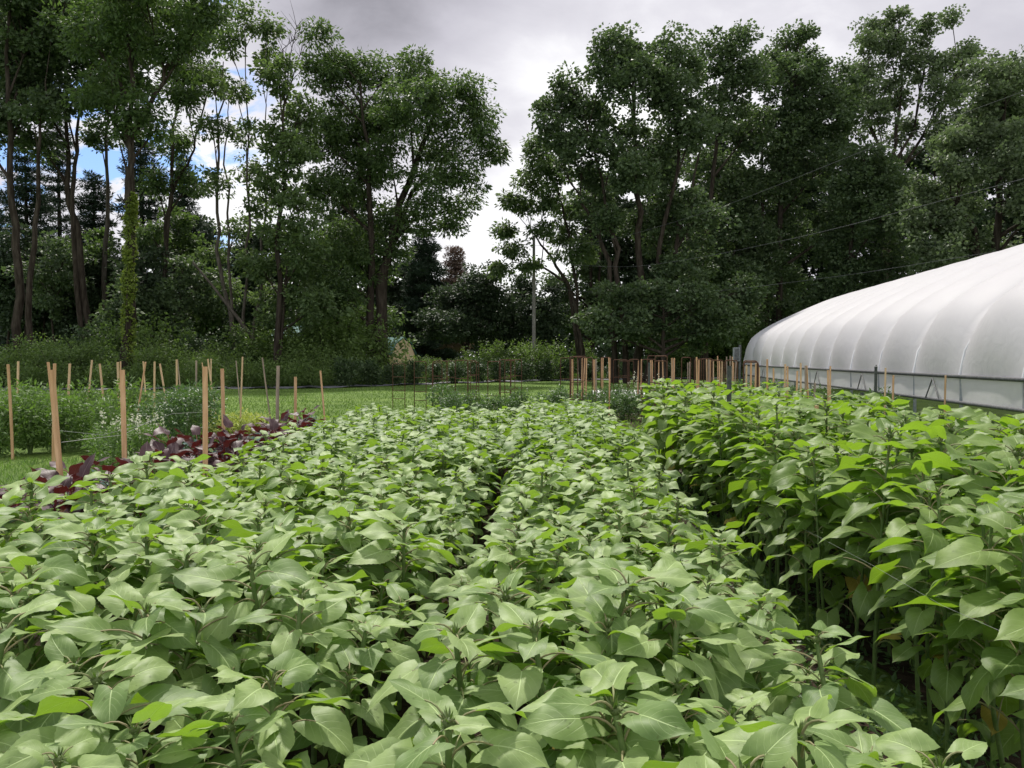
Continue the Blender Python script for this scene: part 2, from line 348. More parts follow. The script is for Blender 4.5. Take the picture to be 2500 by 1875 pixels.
def sunflower(seed, h, nl, Lmax, lod=2, bud='bud', zmin=.2, r=.0095, zexp=.42, petlen=.85, aspect=.76):
    rng = np.random.default_rng(seed); st, fo, bd = MB(), MB(), MB()
    lean = rng.normal(size=2) * .05
    K = 7; tz = np.linspace(0, 1, K); sway = rng.normal(size=2) * .02
    path = np.stack([lean[0] * h * tz ** 1.5 + sway[0] * np.sin(3 * tz), lean[1] * h * tz ** 1.5 + sway[1] * np.sin(3 * tz), h * tz], 1)
    st.tube(path, r * (1.2 - .5 * tz), 7 if lod == 2 else 4)
    def at(z): return np.array([np.interp(z, path[:, 2], path[:, k]) for k in range(3)])
    az = rng.uniform(0, 6.28)
    for i in range(nl):
        q = i / (nl - 1.0); z = h * (zmin + (1.0 - zmin) * q ** zexp)
        az += 2.4 + rng.normal() * .22
        L = Lmax * (.8 + .28 * math.sin(math.pi * min(1, q * .9 + .05))) * rng.uniform(.82, 1.15)
        if q > .8: L *= 1 - (q - .8) * 1.1
        el = R(rng.uniform(25, 58)) if q < .8 else R(rng.uniform(50, 75))
        pl = L * petlen * (1 - .38 * q) * rng.uniform(.75, 1.3) + .015
        hd = np.array([math.cos(az), math.sin(az), 0]); b0 = at(z)
        b1 = b0 + hd * pl * .5 * math.cos(el) + np.array([0, 0, pl * .75 * math.sin(el)])
        b2 = b0 + hd * pl * math.cos(el * .6) + np.array([0, 0, pl * .62 * math.sin(el)])
        st.tube(bez(b0, b1, b2, 6), np.linspace(.0042, .0026, 6) * (Lmax / .19), 5 if lod == 2 else 3, mat=1, cap=False)
        bel = R(np.interp(q, [0, .45, .8, 1], [-30, -8, 2, 26]) + rng.normal() * 12)
        az2 = az + rng.normal() * .25
        d = (math.cos(az2) * math.cos(bel), math.sin(az2) * math.cos(bel), math.sin(bel))
        V, F, U = leaf_verts(L, L * aspect * rng.uniform(.88, 1.1), rng.uniform(.1, .42) + (.25 if q > .85 else 0),
                             R(rng.uniform(8, 52)), rng.normal() * .22, rng, *((26, 6) if lod == 2 else (6, 4)), serr=.018 if lod == 2 else .02)
        fm = frame_mat(d, rng.normal() * .3)
        fo.add(V @ fm.T + b2, F, U, mat=1 if (q < .1 and rng.random() < .12) else 0)
    top = at(h) + np.array([0, 0, .003])
    # flower bud: green receptacle ringed by narrow pointed bracts
    br = .019 * (Lmax / .19) * rng.uniform(.5, 1.15)
    pr = np.array([[0, 0, -.9], [.7, 0, -.6], [1.0, 0, 0], [.8, 0, .5], [.35, 0, .72]]); ns = 8
    a = np.linspace(0, 2 * math.pi, ns, endpoint=False)
    V = np.concatenate([np.stack([p[0] * np.cos(a), p[0] * np.sin(a), np.full(ns, p[2])], 1) for p in pr[1:]]) * br
    F = [[k * ns + j, k * ns + (j + 1) % ns, (k + 1) * ns + (j + 1) % ns, (k + 1) * ns + j] for k in range(3) for j in range(ns)]
    bd.add(V + top, F); bd.add(V[-ns:] + top, [list(range(ns))])
    nb = 30 if lod == 2 else 9
    for i in range(nb):
        aa = i * 2.4 + rng.normal() * .1; e = R(rng.uniform(-25, 80)); Lb = rng.uniform(.020, .042) * (Lmax / .19); wb = Lb * .22
        d0 = np.array([math.cos(aa) * math.cos(e), math.sin(aa) * math.cos(e), math.sin(e)]); sd_ = np.array([-math.sin(aa), math.cos(aa), 0])
        p0 = top + d0 * br * .8; p1 = p0 + d0 * Lb * .5; p2 = p1 + (d0 * .8 + np.array([0, 0, rng.uniform(.0, .6)]) * .6) * Lb * .5
        bd.add([p0 - sd_ * wb * .5, p0 + sd_ * wb * .5, p1 + sd_ * wb * .45, p1 - sd_ * wb * .45, p2], [[0, 1, 2, 3]]); bd.add([p1 - sd_ * wb * .45, p1 + sd_ * wb * .45, p2], [[0, 1, 2]])
    if bud == 'orange':
        for i in range(18):
            aa = i * 2.4; e = R(rng.uniform(60, 88)); Lb = rng.uniform(.018, .03)
            d0 = np.array([math.cos(aa) * math.cos(e), math.sin(aa) * math.cos(e), math.sin(e)]); sd_ = np.array([-math.sin(aa), math.cos(aa), 0])
            p0 = top + d0 * br * .5; bd.add([p0, p0 + d0 * Lb * .5 + sd_ * .009, p0 + d0 * Lb, p0 + d0 * Lb * .5 - sd_ * .009], [[0, 1, 2, 3]], mat=1)
    return st, fo, bd
M['petiole'] = simple_mat('petiole', (.20, .23, .09), (.32, .25, .15), 8, .6, .3, .2, .002)
def sf_meshes(tagname, n, h, nl, L, mat, s0, bud='bud', **kw):
    out = []
    for i in range(n):
        st, fo, bd = sunflower(s0 + i, h * (1 + .02 * ((i * 5) % 7 - 3)), nl - (i * 3) % 4, L * (.86 + .045 * ((i * 7) % 8)), bud=bud, **kw)
        out.append([('stem', st.mesh(tagname + '_stem', [M['stem'], M['petiole']])), ('foliage', fo.mesh(tagname + '_foliage', [mat, M['yellow_leaf']])),
                    ('flower_bud', bd.mesh(tagname + '_bud', [M['bud'], M['petal']]))])
    return out
rnd = random.Random(11)
def merged(mblist, name, mats, label, cat, kind='stuff'):
    o = mblist.build(name, mats); return tag(o, label, cat, kind=kind)
def in_view(x, y, z=.8, m=.15):
    if y < .35: return False
    c = (x / y) * 2009 + 1250
    return -2500 * m / max(y, .5) * 1.0 - 80 < c < 2580 + 2500 * m / max(y, .5)
ORD = ['zero', 'first', 'second', 'third', 'fourth', 'fifth', 'sixth', 'seventh', 'eighth', 'ninth', 'tenth', 'eleventh', 'twelfth']
short = sf_meshes('young_sunflower', 16, .73, 21, .130, M['sun_leaf'], 100)
spots = []   # (bed, row, colidx, x, y)
SP = .244
for bed, us in (('wide', np.arange(-2.55, -.45, SP)), ('narrow', np.arange(-.17, .98, SP * .96))):
    nv = int((11.6 if bed == 'wide' else 13.2) / SP)
    for r_ in range(nv):
        for ci, u in enumerate(us):
            u2 = u + rnd.uniform(-.06, .06); v2 = .72 + r_ * SP + rnd.uniform(-.08, .08)
            x, y = RW(u2, v2)
            if in_view(x, y): spots.append([y, bed, r_, ci, len(us), x])
spots.sort(key=lambda s: s[0])
print('short', len(spots))
seen_rows = {}
for k, (y, bed, r_, ci, n, x) in enumerate(spots[:298]):
    v = short[rnd.randrange(len(short))]
    hh = rnd.uniform(.81, 1.08) * (1.0 + .04 * math.sin(y * .9 + x)) * (1.04 - .05 * abs(ci - 1.6) if bed == 'narrow' else 1.0 - .08 * (ci == n - 1))
    o = inst('young_sunflower', (x, y, 0), (rnd.uniform(-.1, .1), rnd.uniform(-.13, .06), rnd.uniform(0, 6.28)), hh, v)
    g = 'young sunflowers of the %s bed' % bed
    if r_ < 9:
        if bed == 'wide':
            lab = 'young sunflower in the wide left bed, %s row, %s plant left of the furrow' % (ORD[r_ + 1], ORD[n - ci] if n - ci < 13 else 'last')
        else:
            lab = 'young sunflower in the narrow middle bed, %s row, %s plant right of the furrow' % (ORD[r_ + 1], ORD[ci + 1])
    else:
        lab = 'budding young sunflower among the massed leaves of the %s bed' % ('wide left' if bed == 'wide' else 'narrow middle')
    tag(o, lab, 'sunflower', g)
rest = MB(); restst = MB(); restbd = MB(); lowv = [sunflower(300 + i, .73, 18, .126, lod=1) for i in range(6)]
def xform(mb, src, x, y, s, rz, fmat=None):
    for (f, m_, sm), v, u in zip(src.F, src.V, src.U): pass
    V = np.concatenate(src.V); c_, s_ = math.cos(rz), math.sin(rz)
    V = V * s; V2 = np.stack([V[:, 0] * c_ - V[:, 1] * s_ + x, V[:, 0] * s_ + V[:, 1] * c_ + y, V[:, 2]], 1)
    base = mb.n; first = True; U = np.concatenate(src.U)
    mb.V.append(V2); mb.U.append(U); mb.n += len(V2); mb.hasuv |= src.hasuv
    for f, m_, sm in src.F: mb.F.append((f + base, (fmat if fmat is not None else m_), sm))
for (y, bed, r_, ci, n, x) in spots[298:]:
    st, fo, bd = lowv[rnd.randrange(6)]; s = rnd.uniform(.9, 1.1) * (1.03 if bed == 'narrow' else .98); rz = rnd.uniform(0, 6.28)
    xform(rest, fo, x, y, s, rz, 0); xform(rest, st, x, y, s, rz, 1); xform(rest, bd, x, y, s, rz, 2)
merged(rest, 'sunflower_mass', [M['sun_leaf'], M['stem'], M['bud']], 'far end of the young sunflower beds merging into one leafy mass', 'sunflowers')
tall = sf_meshes('tall_sunflower', 9, 1.17, 26, .165, M['sun_leaf2'], 500, zmin=.16, r=.0085, zexp=.62)
tallo = sf_meshes('opening_sunflower', 1, 1.2, 17, .16, M['sun_leaf2'], 620, bud='orange', zmin=.2, r=.0085, zexp=.6)
k = 0; ts = []
for ci, u in enumerate(np.arange(1.5, 2.95, .215)):
    for r_ in range(46):
        u2 = u + rnd.uniform(-.07, .07); v2 = 1.9 + r_ * .20 + rnd.uniform(-.07, .07); x, y = RW(u2, v2)
        if in_view(x, y): ts.append([y, x, r_, ci])
ts.sort(); print('tall', len(ts)); tsr = ts[298:]; ts = ts[:298]
oran = {}
for tx, ty in ((1675, 6.8), (1682, 6.0), (2310, 4.9), (1750, 7.6)):
    gx = GX(tx, ty); b = min(range(len(ts)), key=lambda i: abs(ts[i][1] - gx) * 2 + abs(ts[i][0] - ty)); oran[b] = 1
onames = ['beside the grey post', 'low by the path edge', 'in front of the plastic tunnel wall', 'at the far end of the tall bed']
oc = 0
for i, (y, x, r_, ci) in enumerate(ts):
    isor = i in oran
    v = tallo[0] if isor else tall[rnd.randrange(9)]
    o = inst('tall_sunflower', (x, y, 0), (rnd.uniform(-.05, .05), rnd.uniform(-.09, .02), rnd.uniform(0, 6.28)), rnd.uniform(.8, .97), v)
    if isor: lab = 'tall sunflower with an opening orange bud ' + onames[min(oc, 3)]; oc += 1
    elif ci == 0 and r_ < 12: lab = 'tall sunflower %s along the front edge of the right-hand bed by the path' % ORD[r_ + 1]
    elif r_ < 6: lab = 'tall sunflower in the right bed, %s along the bed, %s from the path' % (ORD[r_ + 1], ORD[ci + 1])
    elif ci == 0: lab = 'tall leafy sunflower on the path edge of the right bed'
    else: lab = 'tall leafy sunflower inside the crowded right bed'
    tag(o, lab, 'sunflower', 'tall sunflowers of the right bed')
rest = MB(); lowt = [sunflower(640 + i, 1.17, 20, .165, lod=1, zmin=.2) for i in range(4)]
for (y, x, r_, ci) in tsr:
    st, fo, bd = lowt[rnd.randrange(4)]; s_ = rnd.uniform(.83, .98); rz = rnd.uniform(0, 6.28)
    xform(rest, fo, x, y, s_, rz, 0); xform(rest, st, x, y, s_, rz, 1); xform(rest, bd, x, y, s_, rz, 2)
if tsr: merged(rest, 'tall_sunflower_mass', [M['sun_leaf2'], M['stem'], M['bud']], 'far end of the tall sunflower bed merging into one leafy mass', 'sunflowers')
rng = np.random.default_rng(33); wd_ = MB(); n = 2600; u_ = rng.uniform(1.05, 3.3, n); v_ = rng.uniform(.8, 11, n) ; uv_ = np.array([RW(a, b) for a, b in zip(u_, v_)])
C = np.stack([uv_[:, 0], uv_[:, 1], rng.uniform(0, .10, n)], 1); leafcloud(wd_, C, .06, 5, .05, .022, rng, .5, -.3, .5); wd_.V = [np.maximum(v, [-9e9, -9e9, .008]) for v in wd_.V]
tag(wd_.build('small_weeds', M['garden_dk']), 'small weeds covering the shaded soil between the sunflower beds', 'weeds', kind='stuff')
# ------------------------------------------------------------------ amaranth row (purple)
def amaranth(seed):
    rng = np.random.default_rng(seed); st, fo = MB(), MB(); h = rng.uniform(.6, .8)
    st.tube([(0, 0, 0), (.01, 0, h * .5), (rng.normal() * .03, rng.normal() * .03, h)], [.012, .011, .007], 6)
    az = 0
    for i in range(24):
        q = i / 23.; z = h * (.3 + .7 * q); az += 2.4; L = rng.uniform(.2, .3) * (1 - .35 * q)
        hd = np.array([math.cos(az), math.sin(az), 0]); b0 = np.array([0, 0, z]); b2 = b0 + hd * .08 + np.array([0, 0, .05])
        st.tube([b0, (b0 + b2) / 2 + np.array([0, 0, .012]), b2], .003, 4, cap=False)
        e = R(-5 + 60 * q + rng.normal() * 14)
        V, F, U = leaf_verts(L, L * .55, .3, R(rng.uniform(25, 80)), rng.normal() * .3, rng, 10, 4, heart=.0, serr=.02)
        fo.add(V @ frame_mat((hd[0] * math.cos(e), hd[1] * math.cos(e), math.sin(e)), rng.normal() * .3).T + b2, F, U)
    return [('stem', st.mesh('amaranth_stem', M['purple_stem'])), ('foliage', fo.mesh('amaranth_foliage', M['purple']))]
am = [amaranth(700 + i) for i in range(5)]
nA = 27
for i in range(nA):
    u = -3.12 + rnd.uniform(-.14, .14); v = 4.3 + i * .235; x, y = RW(u, v)
    o = inst('amaranth_plant', (x, y, 0), (rnd.uniform(-.1, .1), rnd.uniform(-.1, .1), rnd.uniform(0, 6.28)), rnd.uniform(.88, 1.08), am[i % 5])
    tag(o, 'purple leaved amaranth %s in its row from the near end' % ORD[i + 1] if i < 12 else 'purple leaved amaranth in the far half of the purple row', 'amaranth', 'purple amaranth row beside the sunflowers')
# ------------------------------------------------------------------ small garden plants
def bushy(seed, h, w_, n, L, Wd, mat, flat=.8, droop=.1, stems=6, flowers=None, spikes=0, per=26):
    rng = np.random.default_rng(seed); st, fo, fl = MB(), MB(), MB()
    for i in range(stems):
        a = rng.uniform(0, 6.28); rr = rng.uniform(.1, .75) * w_ / 2
        st.tube([(0.02 * math.cos(a), .02 * math.sin(a), 0), (rr * .5 * math.cos(a), rr * .5 * math.sin(a), h * .5), (rr * math.cos(a), rr * math.sin(a), h * .9)], [.008 * h + .003, .006 * h + .002, .003], 4)
    d = norm(rng.normal(size=(n, 3))); rr = rng.uniform(.25, 1, n)[:, None] ** .6
    C = d * rr * np.array([w_ / 2, w_ / 2, h * .5]) + np.array([0, 0, h * .52])
    C[:, 2] = np.maximum(C[:, 2], .04)
    leafcloud(fo, C, w_ * .22, per, L, Wd, rng, flat, droop, .8)
    fo.V = [np.maximum(v, [-9e9, -9e9, .01]) for v in fo.V]
    if flowers or spikes:
        for i in range(spikes or 14):
            a = rng.uniform(0, 6.28); rr = rng.uniform(0, .45) * w_; b = np.array([rr * math.cos(a), rr * math.sin(a), h * rng.uniform(.85, 1.25)])
            st.tube([b * [.8, .8, .5], b], .004, 4)
            nn = 22 if spikes else 9
            C2 = b + rng.normal(size=(nn, 3)) * ([.016, .016, .07] if spikes else [.02, .02, .012])
            D = norm(rng.normal(size=(nn, 3)) + [0, 0, .4]); cards(fl, C2, D, norm(np.cross(D, rng.normal(size=(nn, 3)))), .035, .03)
    parts = [('stems', st.mesh('bush_stems', M['stem'])), ('foliage', fo.mesh('bush_foliage', M[mat]))]
    if flowers or spikes: parts.append(('blossom', fl.mesh('bush_blossom', M['white_petal'])))
    return parts
def row_of(parts, name, pts, labfun, cat, group, smin=.85, smax=1.15):
    for i, (x, y) in enumerate(pts):
        o = inst(name, (x, y, 0), (0, 0, rnd.uniform(0, 6.28)), rnd.uniform(smin, smax), parts[i % len(parts)])
        tag(o, labfun(i), cat, group)
leafy = [bushy(800 + i, 1.0, .95, 46, .10, .032, 'garden', stems=9, droop=.15, per=34) for i in range(4)]
pts = [(GX(px, Y), Y) for px, Y in ((-10, 12.6), (70, 12.9), (150, 13.1), (60, 14.4), (0, 15), (200, 14), (255, 13.2), (130, 15.5), (-60, 13.6), (310, 14.6))]
row_of(leafy, 'zinnia_plant', pts, lambda i: ('waist high leafy green plant %s' % ['at the left edge behind the purple row', 'behind the tall near stake', 'just right of the near stake', 'behind the near stake in the second line', 'at the far left in the second line', 'left of the white blossoms', 'in front of the lawn beside the white blossoms', 'at the back of the leafy block', 'at the outermost left edge', 'behind the white snapdragons'][i]), 'plant', 'leafy plants behind the purple row', .85, 1.05)
bush2 = [bushy(830 + i, 1.05, .85, 50, .07, .03, 'garden_dk', stems=8, per=38) for i in range(2)]
pts = [(GX(px, Y), Y) for px, Y in ((405, 13), (455, 12.6), (440, 14.2), (480, 14.6))]
row_of(bush2, 'bushy_plant', pts, lambda i: 'dense dark green bushy plant ' + ['left of the crossed stakes', 'nearest the purple leaves', 'behind the leaning stake', 'at the lawn edge by the lime plants'][i], 'plant', 'dark bushy plants among the stakes', .85, 1.05)
snap = [bushy(850 + i, .55, .5, 24, .07, .02, 'garden', spikes=2, per=24) for i in range(3)]
pts = [(GX(px, Y), Y) for px, Y in ((270, 11.2), (300, 11.8), (330, 12.2), (360, 11.6), (290, 12.6), (350, 12.8), (385, 11.9), (245, 11.8))]
row_of(snap, 'snapdragon_plant', pts, lambda i: 'snapdragon with pale white flower spikes behind the purple leaves', 'snapdragon', 'white snapdragons')
blue = [bushy(860 + i, .42, .42, 26, .05, .028, 'blue_fol', per=26) for i in range(3)]
pts = [RW(-4.0 + rnd.uniform(-.12, .12), 7.2 + i * .42) for i in range(18)]
row_of(blue, 'dusty_miller_plant', pts, lambda i: 'blue grey leafed low plant in the row behind the purple amaranth', 'plant', 'blue grey low plants')
lime = [bushy(870 + i, .42, .6, 30, .06, .04, 'lime_fol', per=26) for i in range(2)]
pts = [(GX(px, Y), Y) for px, Y in ((540, 14.6), (570, 14.9), (600, 15.2), (630, 15.4), (555, 16.2), (590, 16.4), (622, 16.8), (520, 15.6))]
row_of(lime, 'lime_plant', pts, lambda i: 'low lime yellow flowering plant by the lawn among the stakes', 'plant', 'lime yellow low plants')
dah = [bushy(880 + i, .95, .9, 42, .10, .045, 'garden_dk', stems=8, per=30) for i in range(4)]
pts = [(GX(px, Y), Y) for px, Y in ((1105, 19.5), (1150, 20.2), (1195, 19.2), (1240, 20), (1265, 21.4), (1085, 21.5), (1350, 19.5), (1395, 20.5), (1440, 19.4), (1480, 20.6), (1520, 19.8), (1560, 21), (1420, 22.5), (1500, 23), (1590, 19.4), (1620, 21.5), (1660, 22.5), (1370, 22.6), (1700, 20.5), (1745, 22), (1790, 20), (1840, 21.5), (1890, 19.2), (1940, 20), (2010, 19), (2080, 18), (2160, 17.4))]
row_of(dah, 'dahlia_plant', pts, lambda i: 'leafy dahlia growing through rusty frames %s' % (['left of the middle gap', 'in the middle of the left block'][i > 2] if i < 6 else 'in the right block of stakes') if i < 18 else 'leafy dahlia in front of the plastic tunnel', 'dahlia', 'dahlias in the staked beds', .6, .9)
wsp = [bushy(895, .7, .6, 22, .06, .02, 'garden', spikes=4, per=20)]
pts = [(GX(px, Y), Y) for px, Y in ((1535, 24), (1560, 24.6), (1590, 24.2), (1615, 25), (1640, 24.5))]
row_of(wsp, 'foxtail_plant', pts, lambda i: 'plant with pale cream flower spikes in front of the white ground cover', 'plant', 'cream flower spikes behind the frames')
# ------------------------------------------------------------------ trees
def nearest_on(path, p):
    best = None
    for i in range(len(path) - 1):
        a, b = path[i], path[i + 1]; ab = b - a; t = max(0, min(1, (p - a).dot(ab) / max(ab.length_squared, 1e-6))); q = a + ab * t
        d = (p - q).length
        if best is None or d < best[0]: best = (d, i + t, q)
    return best
def tree(name, label, Y, trunks, lobes, tr=.22, leaf='maple', LW=(.24, .16), dens=9.0, per=34, cr=.62, droop=.25, flat=.55, seed=1, bark='bark', shell=.5, deep=1.0, horiz=.7, cat='tree', group=None, bare=()):
    rng = np.random.default_rng(seed); tk, cw = MB(), MB(); rr = random.Random(seed)
    base = P(trunks[0][0][0], 900, Y); base.z = 0
    root = empty(name, base); tag(root, label, cat, group)
    paths = []
    for ti, wp in enumerate(trunks):
        dy = 0 if ti == 0 else rr.uniform(-1.2, 1.2)
        pts = [Vector((GX(wp[0][0], Y), Y, 0))] + [P(px, py, Y + dy * (i + 1) / len(wp)) for i, (px, py) in enumerate(wp[1:])]
        # subdivide + jitter
        q = []
        for i in range(len(pts) - 1):
            for s in range(4):
                t = s / 4.; p = pts[i].lerp(pts[i + 1], t)
                if i + s: p += Vector((rr.gauss(0, .09), rr.gauss(0, .09), 0))
                q.append(p)
        q.append(pts[-1]); K = len(q); r0 = tr * (1 if ti == 0 else .72)
        rad = [r0 * (1.35 if j == 0 else 1) * (1 - .8 * (j / (K - 1.)) ** 1.2) for j in range(K)]
        tk.tube([p - base for p in q], rad, 8); paths.append((q, rad))
    CC = []
    for li, lb in enumerate(lobes):
        px, py, rp = lb[:3]; r = rp / 2009. * Y
        dY = lb[3] if len(lb) > 3 else rr.uniform(-1, 1) * r * 1.5 * deep
        c = P(px, py, Y) ; c.y += dY
        # limb from the nearest trunk, leaving it lower down
        best = min(((nearest_on(q, c - Vector((0, 0, r * .8 + (c - q[0]).length * .12))), q, rad) for q, rad in paths), key=lambda t: t[0][0])
        (d, fi, q0), q, rad = best; ri = rad[min(len(rad) - 1, int(fi))]
        m = q0.lerp(c, .5) + Vector((0, 0, -.06 * d + rr.gauss(0, .1))); m += Vector((rr.gauss(0, .12 * d), rr.gauss(0, .1 * d), 0)) * .5
        limb = bez(q0 - base, m - base, c - base, 8); lr = min(ri * .7, .03 + .035 * d)
        tk.tube(limb, np.linspace(lr, .02, 8), 5, cap=False)
        n = max(8, int(dens * r * r * 2.0))
        dd = norm(rng.normal(size=(n, 3))); u = (shell + (1 - shell) * rng.random(n)) ** .8
        irr = (1 + .30 * np.sin(dd[:, 0] * 6 + li) * np.cos(dd[:, 2] * 5 + li * 2) + .14 * np.sin(dd[:, 1] * 9 + li * 3)) * np.where(rng.random(n) < .12, rng.uniform(1.1, 1.45, n), 1)
        C = np.array(c - base) + dd * (u * irr * r)[:, None] * np.array([1, 1, rr.uniform(.75, 1.1)])
        C = C[C[:, 2] > .4]
        for k in range(0, len(C), 4):
            a = limb[rr.randint(3, 7)]; b = C[k]; mm = (a + b) / 2 + rng.normal(size=3) * .12 * r
            tk.tube(bez(a, mm, b, 4), np.linspace(.028, .009, 4), 3, cap=False)
        CC.append(C)
    for (pts_) in bare:
        p_ = [P(px, py, Y) - base for px, py in pts_]; tk.tube(p_, np.linspace(.05, .012, len(p_)), 4, cap=False)
        for k in range(14):
            i = rr.randint(1, len(p_) - 1); a = np.array(p_[i - 1].lerp(p_[i], rr.random())); d = np.array([rr.gauss(0, .5), rr.gauss(0, .5), rr.uniform(.5, 1.6)]) * .8
            tk.tube([a, a + d * .5 + rng.normal(size=3) * .08, a + d], [.02, .012, .006], 3, cap=False)
    if CC:
        C = np.concatenate(CC)
        leafcloud(cw, C, cr * 1.1 * rng.uniform(.5, 1.5, len(C)), int(per * 2.3), LW[0] * .95, LW[1] * 1.15, rng, flat, droop, horiz)
        keep = cw.V[0].reshape(-1, 4, 3); keep[:, :, 2] = np.maximum(keep[:, :, 2], .02); cw.V[0] = keep.reshape(-1, 3)
        cw.build('crown', M[leaf], root)
    tk.build('trunk', M[bark], root)
    return root
def pine(name, label, px, apex_py, Y, halfpx, seed=1, mat='pine', start=.12, bark='bark', group=None, dens=1.0, sweep=-.12, tr=.2):
    rng = np.random.default_rng(seed); tk, cw = MB(), MB(); base = Vector((GX(px, Y), Y, 0)); H = P(px, apex_py, Y).z; hw = halfpx / 2009. * Y
    root = empty(name, base); tag(root, label, 'tree', group)
    tk.tube([(0, 0, 0), (.05, 0, H * .4), (0, .05, H * .75), (0, 0, H)], [tr * 1.1, tr * .8, tr * .4, .02], 8)
    z = H * start
    while z < H * .985:
        q = (z / H - start) / (1 - start); Lb = hw * (1.05 - q) ** .75 * rng.uniform(.65, 1.15); nb = 5 if q < .9 else 3
        a0 = rng.uniform(0, 6.28)
        for k in range(nb):
            if rng.random() < .13: continue
            a = a0 + k * 6.28 / nb + rng.normal() * .2; L = Lb * rng.uniform(.7, 1.15) + .15; up = (.35 * q + sweep)
            tip = np.array([math.cos(a) * L, math.sin(a) * L, z + up * L + .12 * L]); mid = np.array([math.cos(a) * L * .55, math.sin(a) * L * .55, z + up * L * .4])
            pp = bez((0, 0, z), mid, tip, 6); tk.tube(pp, np.linspace(.045, .01, 6) * (tr / .2), 3, cap=False)
            n = max(4, int(L * 6.5 * dens)); tt = rng.uniform(.3, 1.0, n); C = np.stack([np.interp(tt * 5, range(6), pp[:, i]) for i in range(3)], 1)
            side = np.array([-math.sin(a), math.cos(a), 0]); C += side * (rng.normal(size=n) * .28 * L * (1.1 - tt))[:, None]
            leafcloud(cw, C, .5, 34, .34, .075, rng, .35, -.25, .6)
        z += max(.35, H * .035) * rng.uniform(.8, 1.2)
    cw.build('crown', M[mat], root); tk.build('trunk', M[bark], root); return root
WAL = dict(leaf='walnut', LW=(.30, .10), droop=.45, per=44, cr=.75, flat=.6)
# left wood
tree('maple_tree', 'dark tall maple at the far left edge with a pale slanting trunk', 46, [[(40, 830), (45, 650), (25, 450), (15, 200), (20, -80)], [(70, 830), (75, 600), (95, 380), (110, 200)]],
     [(-40, 40, 100), (60, 50, 100), (20, 190, 75), (110, -40, 110), (-60, 300, 80), (95, 270, 45), (0, 120, 80)], .26, 'maple', seed=21, dens=8)
tree('maple_tree', 'forked maple second from the left edge with dark canopy', 50, [[(205, 800), (200, 650), (170, 450), (160, 300), (150, 60)], [(205, 800), (175, 480), (190, 330), (230, 150)]],
     [(150, 50, 100), (225, 140, 75), (115, 220, 65), (230, -20, 100), (90, 330, 40), (60, 120, 70), (190, 260, 50), (130, 370, 35)], .24, 'maple', seed=22, dens=5)
tree('maple_tree', 'slender pale trunked tree between the forked maple and the vine trunk', 54, [[(255, 780), (258, 600), (262, 400), (272, 120)]],
     [(280, 80, 80), (262, 225, 50), (240, 330, 35), (290, 190, 45)], .2, 'maple', seed=23, bark='bark_pale')
T4 = tree('walnut_tree', 'tall dark trunked tree whose lower trunk wears a yellow green vine', 42, [[(308, 835), (312, 600), (322, 380), (318, 200), (300, -60)], [(308, 835), (318, 330), (380, 230), (440, 110), (520, 10)]],
     [(330, 60, 80), (400, -20, 100), (255, 150, 70), (420, 140, 62), (340, 265, 45), (480, 60, 70), (290, -60, 110), (250, 240, 55), (200, 60, 70), (500, -30, 70), (385, 300, 35), (270, 310, 40)], .24, dens=5, seed=24, **WAL)
tree('ash_tree', 'thin dark tree with crooked limbs right of the vine trunk', 52, [[(395, 790), (398, 620), (418, 450), (425, 260), (450, 90)], [(395, 790), (410, 480), (460, 400), (480, 330), (500, 240)]],
     [(440, 180, 45), (480, 80, 45), (400, 330, 36), (470, 250, 34), (375, 440, 34), (460, 440, 30), (350, 560, 34), (510, 180, 30)], .17, seed=25, **WAL)
tree('ash_tree', 'clump of slender pale stems rising from one spot with thin leaves', 48, [[(585, 840), (545, 700), (528, 520), (530, 330), (545, 150)], [(590, 840), (606, 600), (604, 400), (600, 90)], [(580, 840), (560, 640), (548, 400), (560, 230)], [(610, 840), (640, 640), (655, 420), (640, 200)]],
     [(600, 50, 40), (570, 120, 34), (640, 130, 32), (590, 230, 34), (530, 320, 34), (610, 330, 30), (600, 410, 32), (535, 450, 32), (625, 510, 30), (560, 560, 32), (510, 610, 30), (650, 60, 24), (625, 640, 30), (550, 700, 34), (650, 720, 34), (520, 200, 26)], .14, 'walnut_lt', (.26, .11), 7, 34, .6, .4, seed=26, bark='bark_pale')
tree('ash_tree', 'narrow leafy tree with bare dead twigs at its top', 46, [[(680, 820), (676, 600), (690, 400), (694, 200)], [(680, 820), (705, 640), (740, 520)]],
     [(690, 190, 40), (720, 260, 44), (665, 330, 42), (715, 370, 46), (685, 450, 50), (735, 520, 44), (675, 570, 46), (745, 620, 44), (705, 680, 54), (765, 750, 46), (640, 660, 34), (660, 770, 40)], .17, 'walnut_lt', (.28, .13), 9, 32, .55, .35, seed=27,
     bare=[[(700, 230), (705, 150), (725, 60)], [(700, 220), (690, 120), (735, 80)], [(694, 260), (720, 170), (740, 110)]])
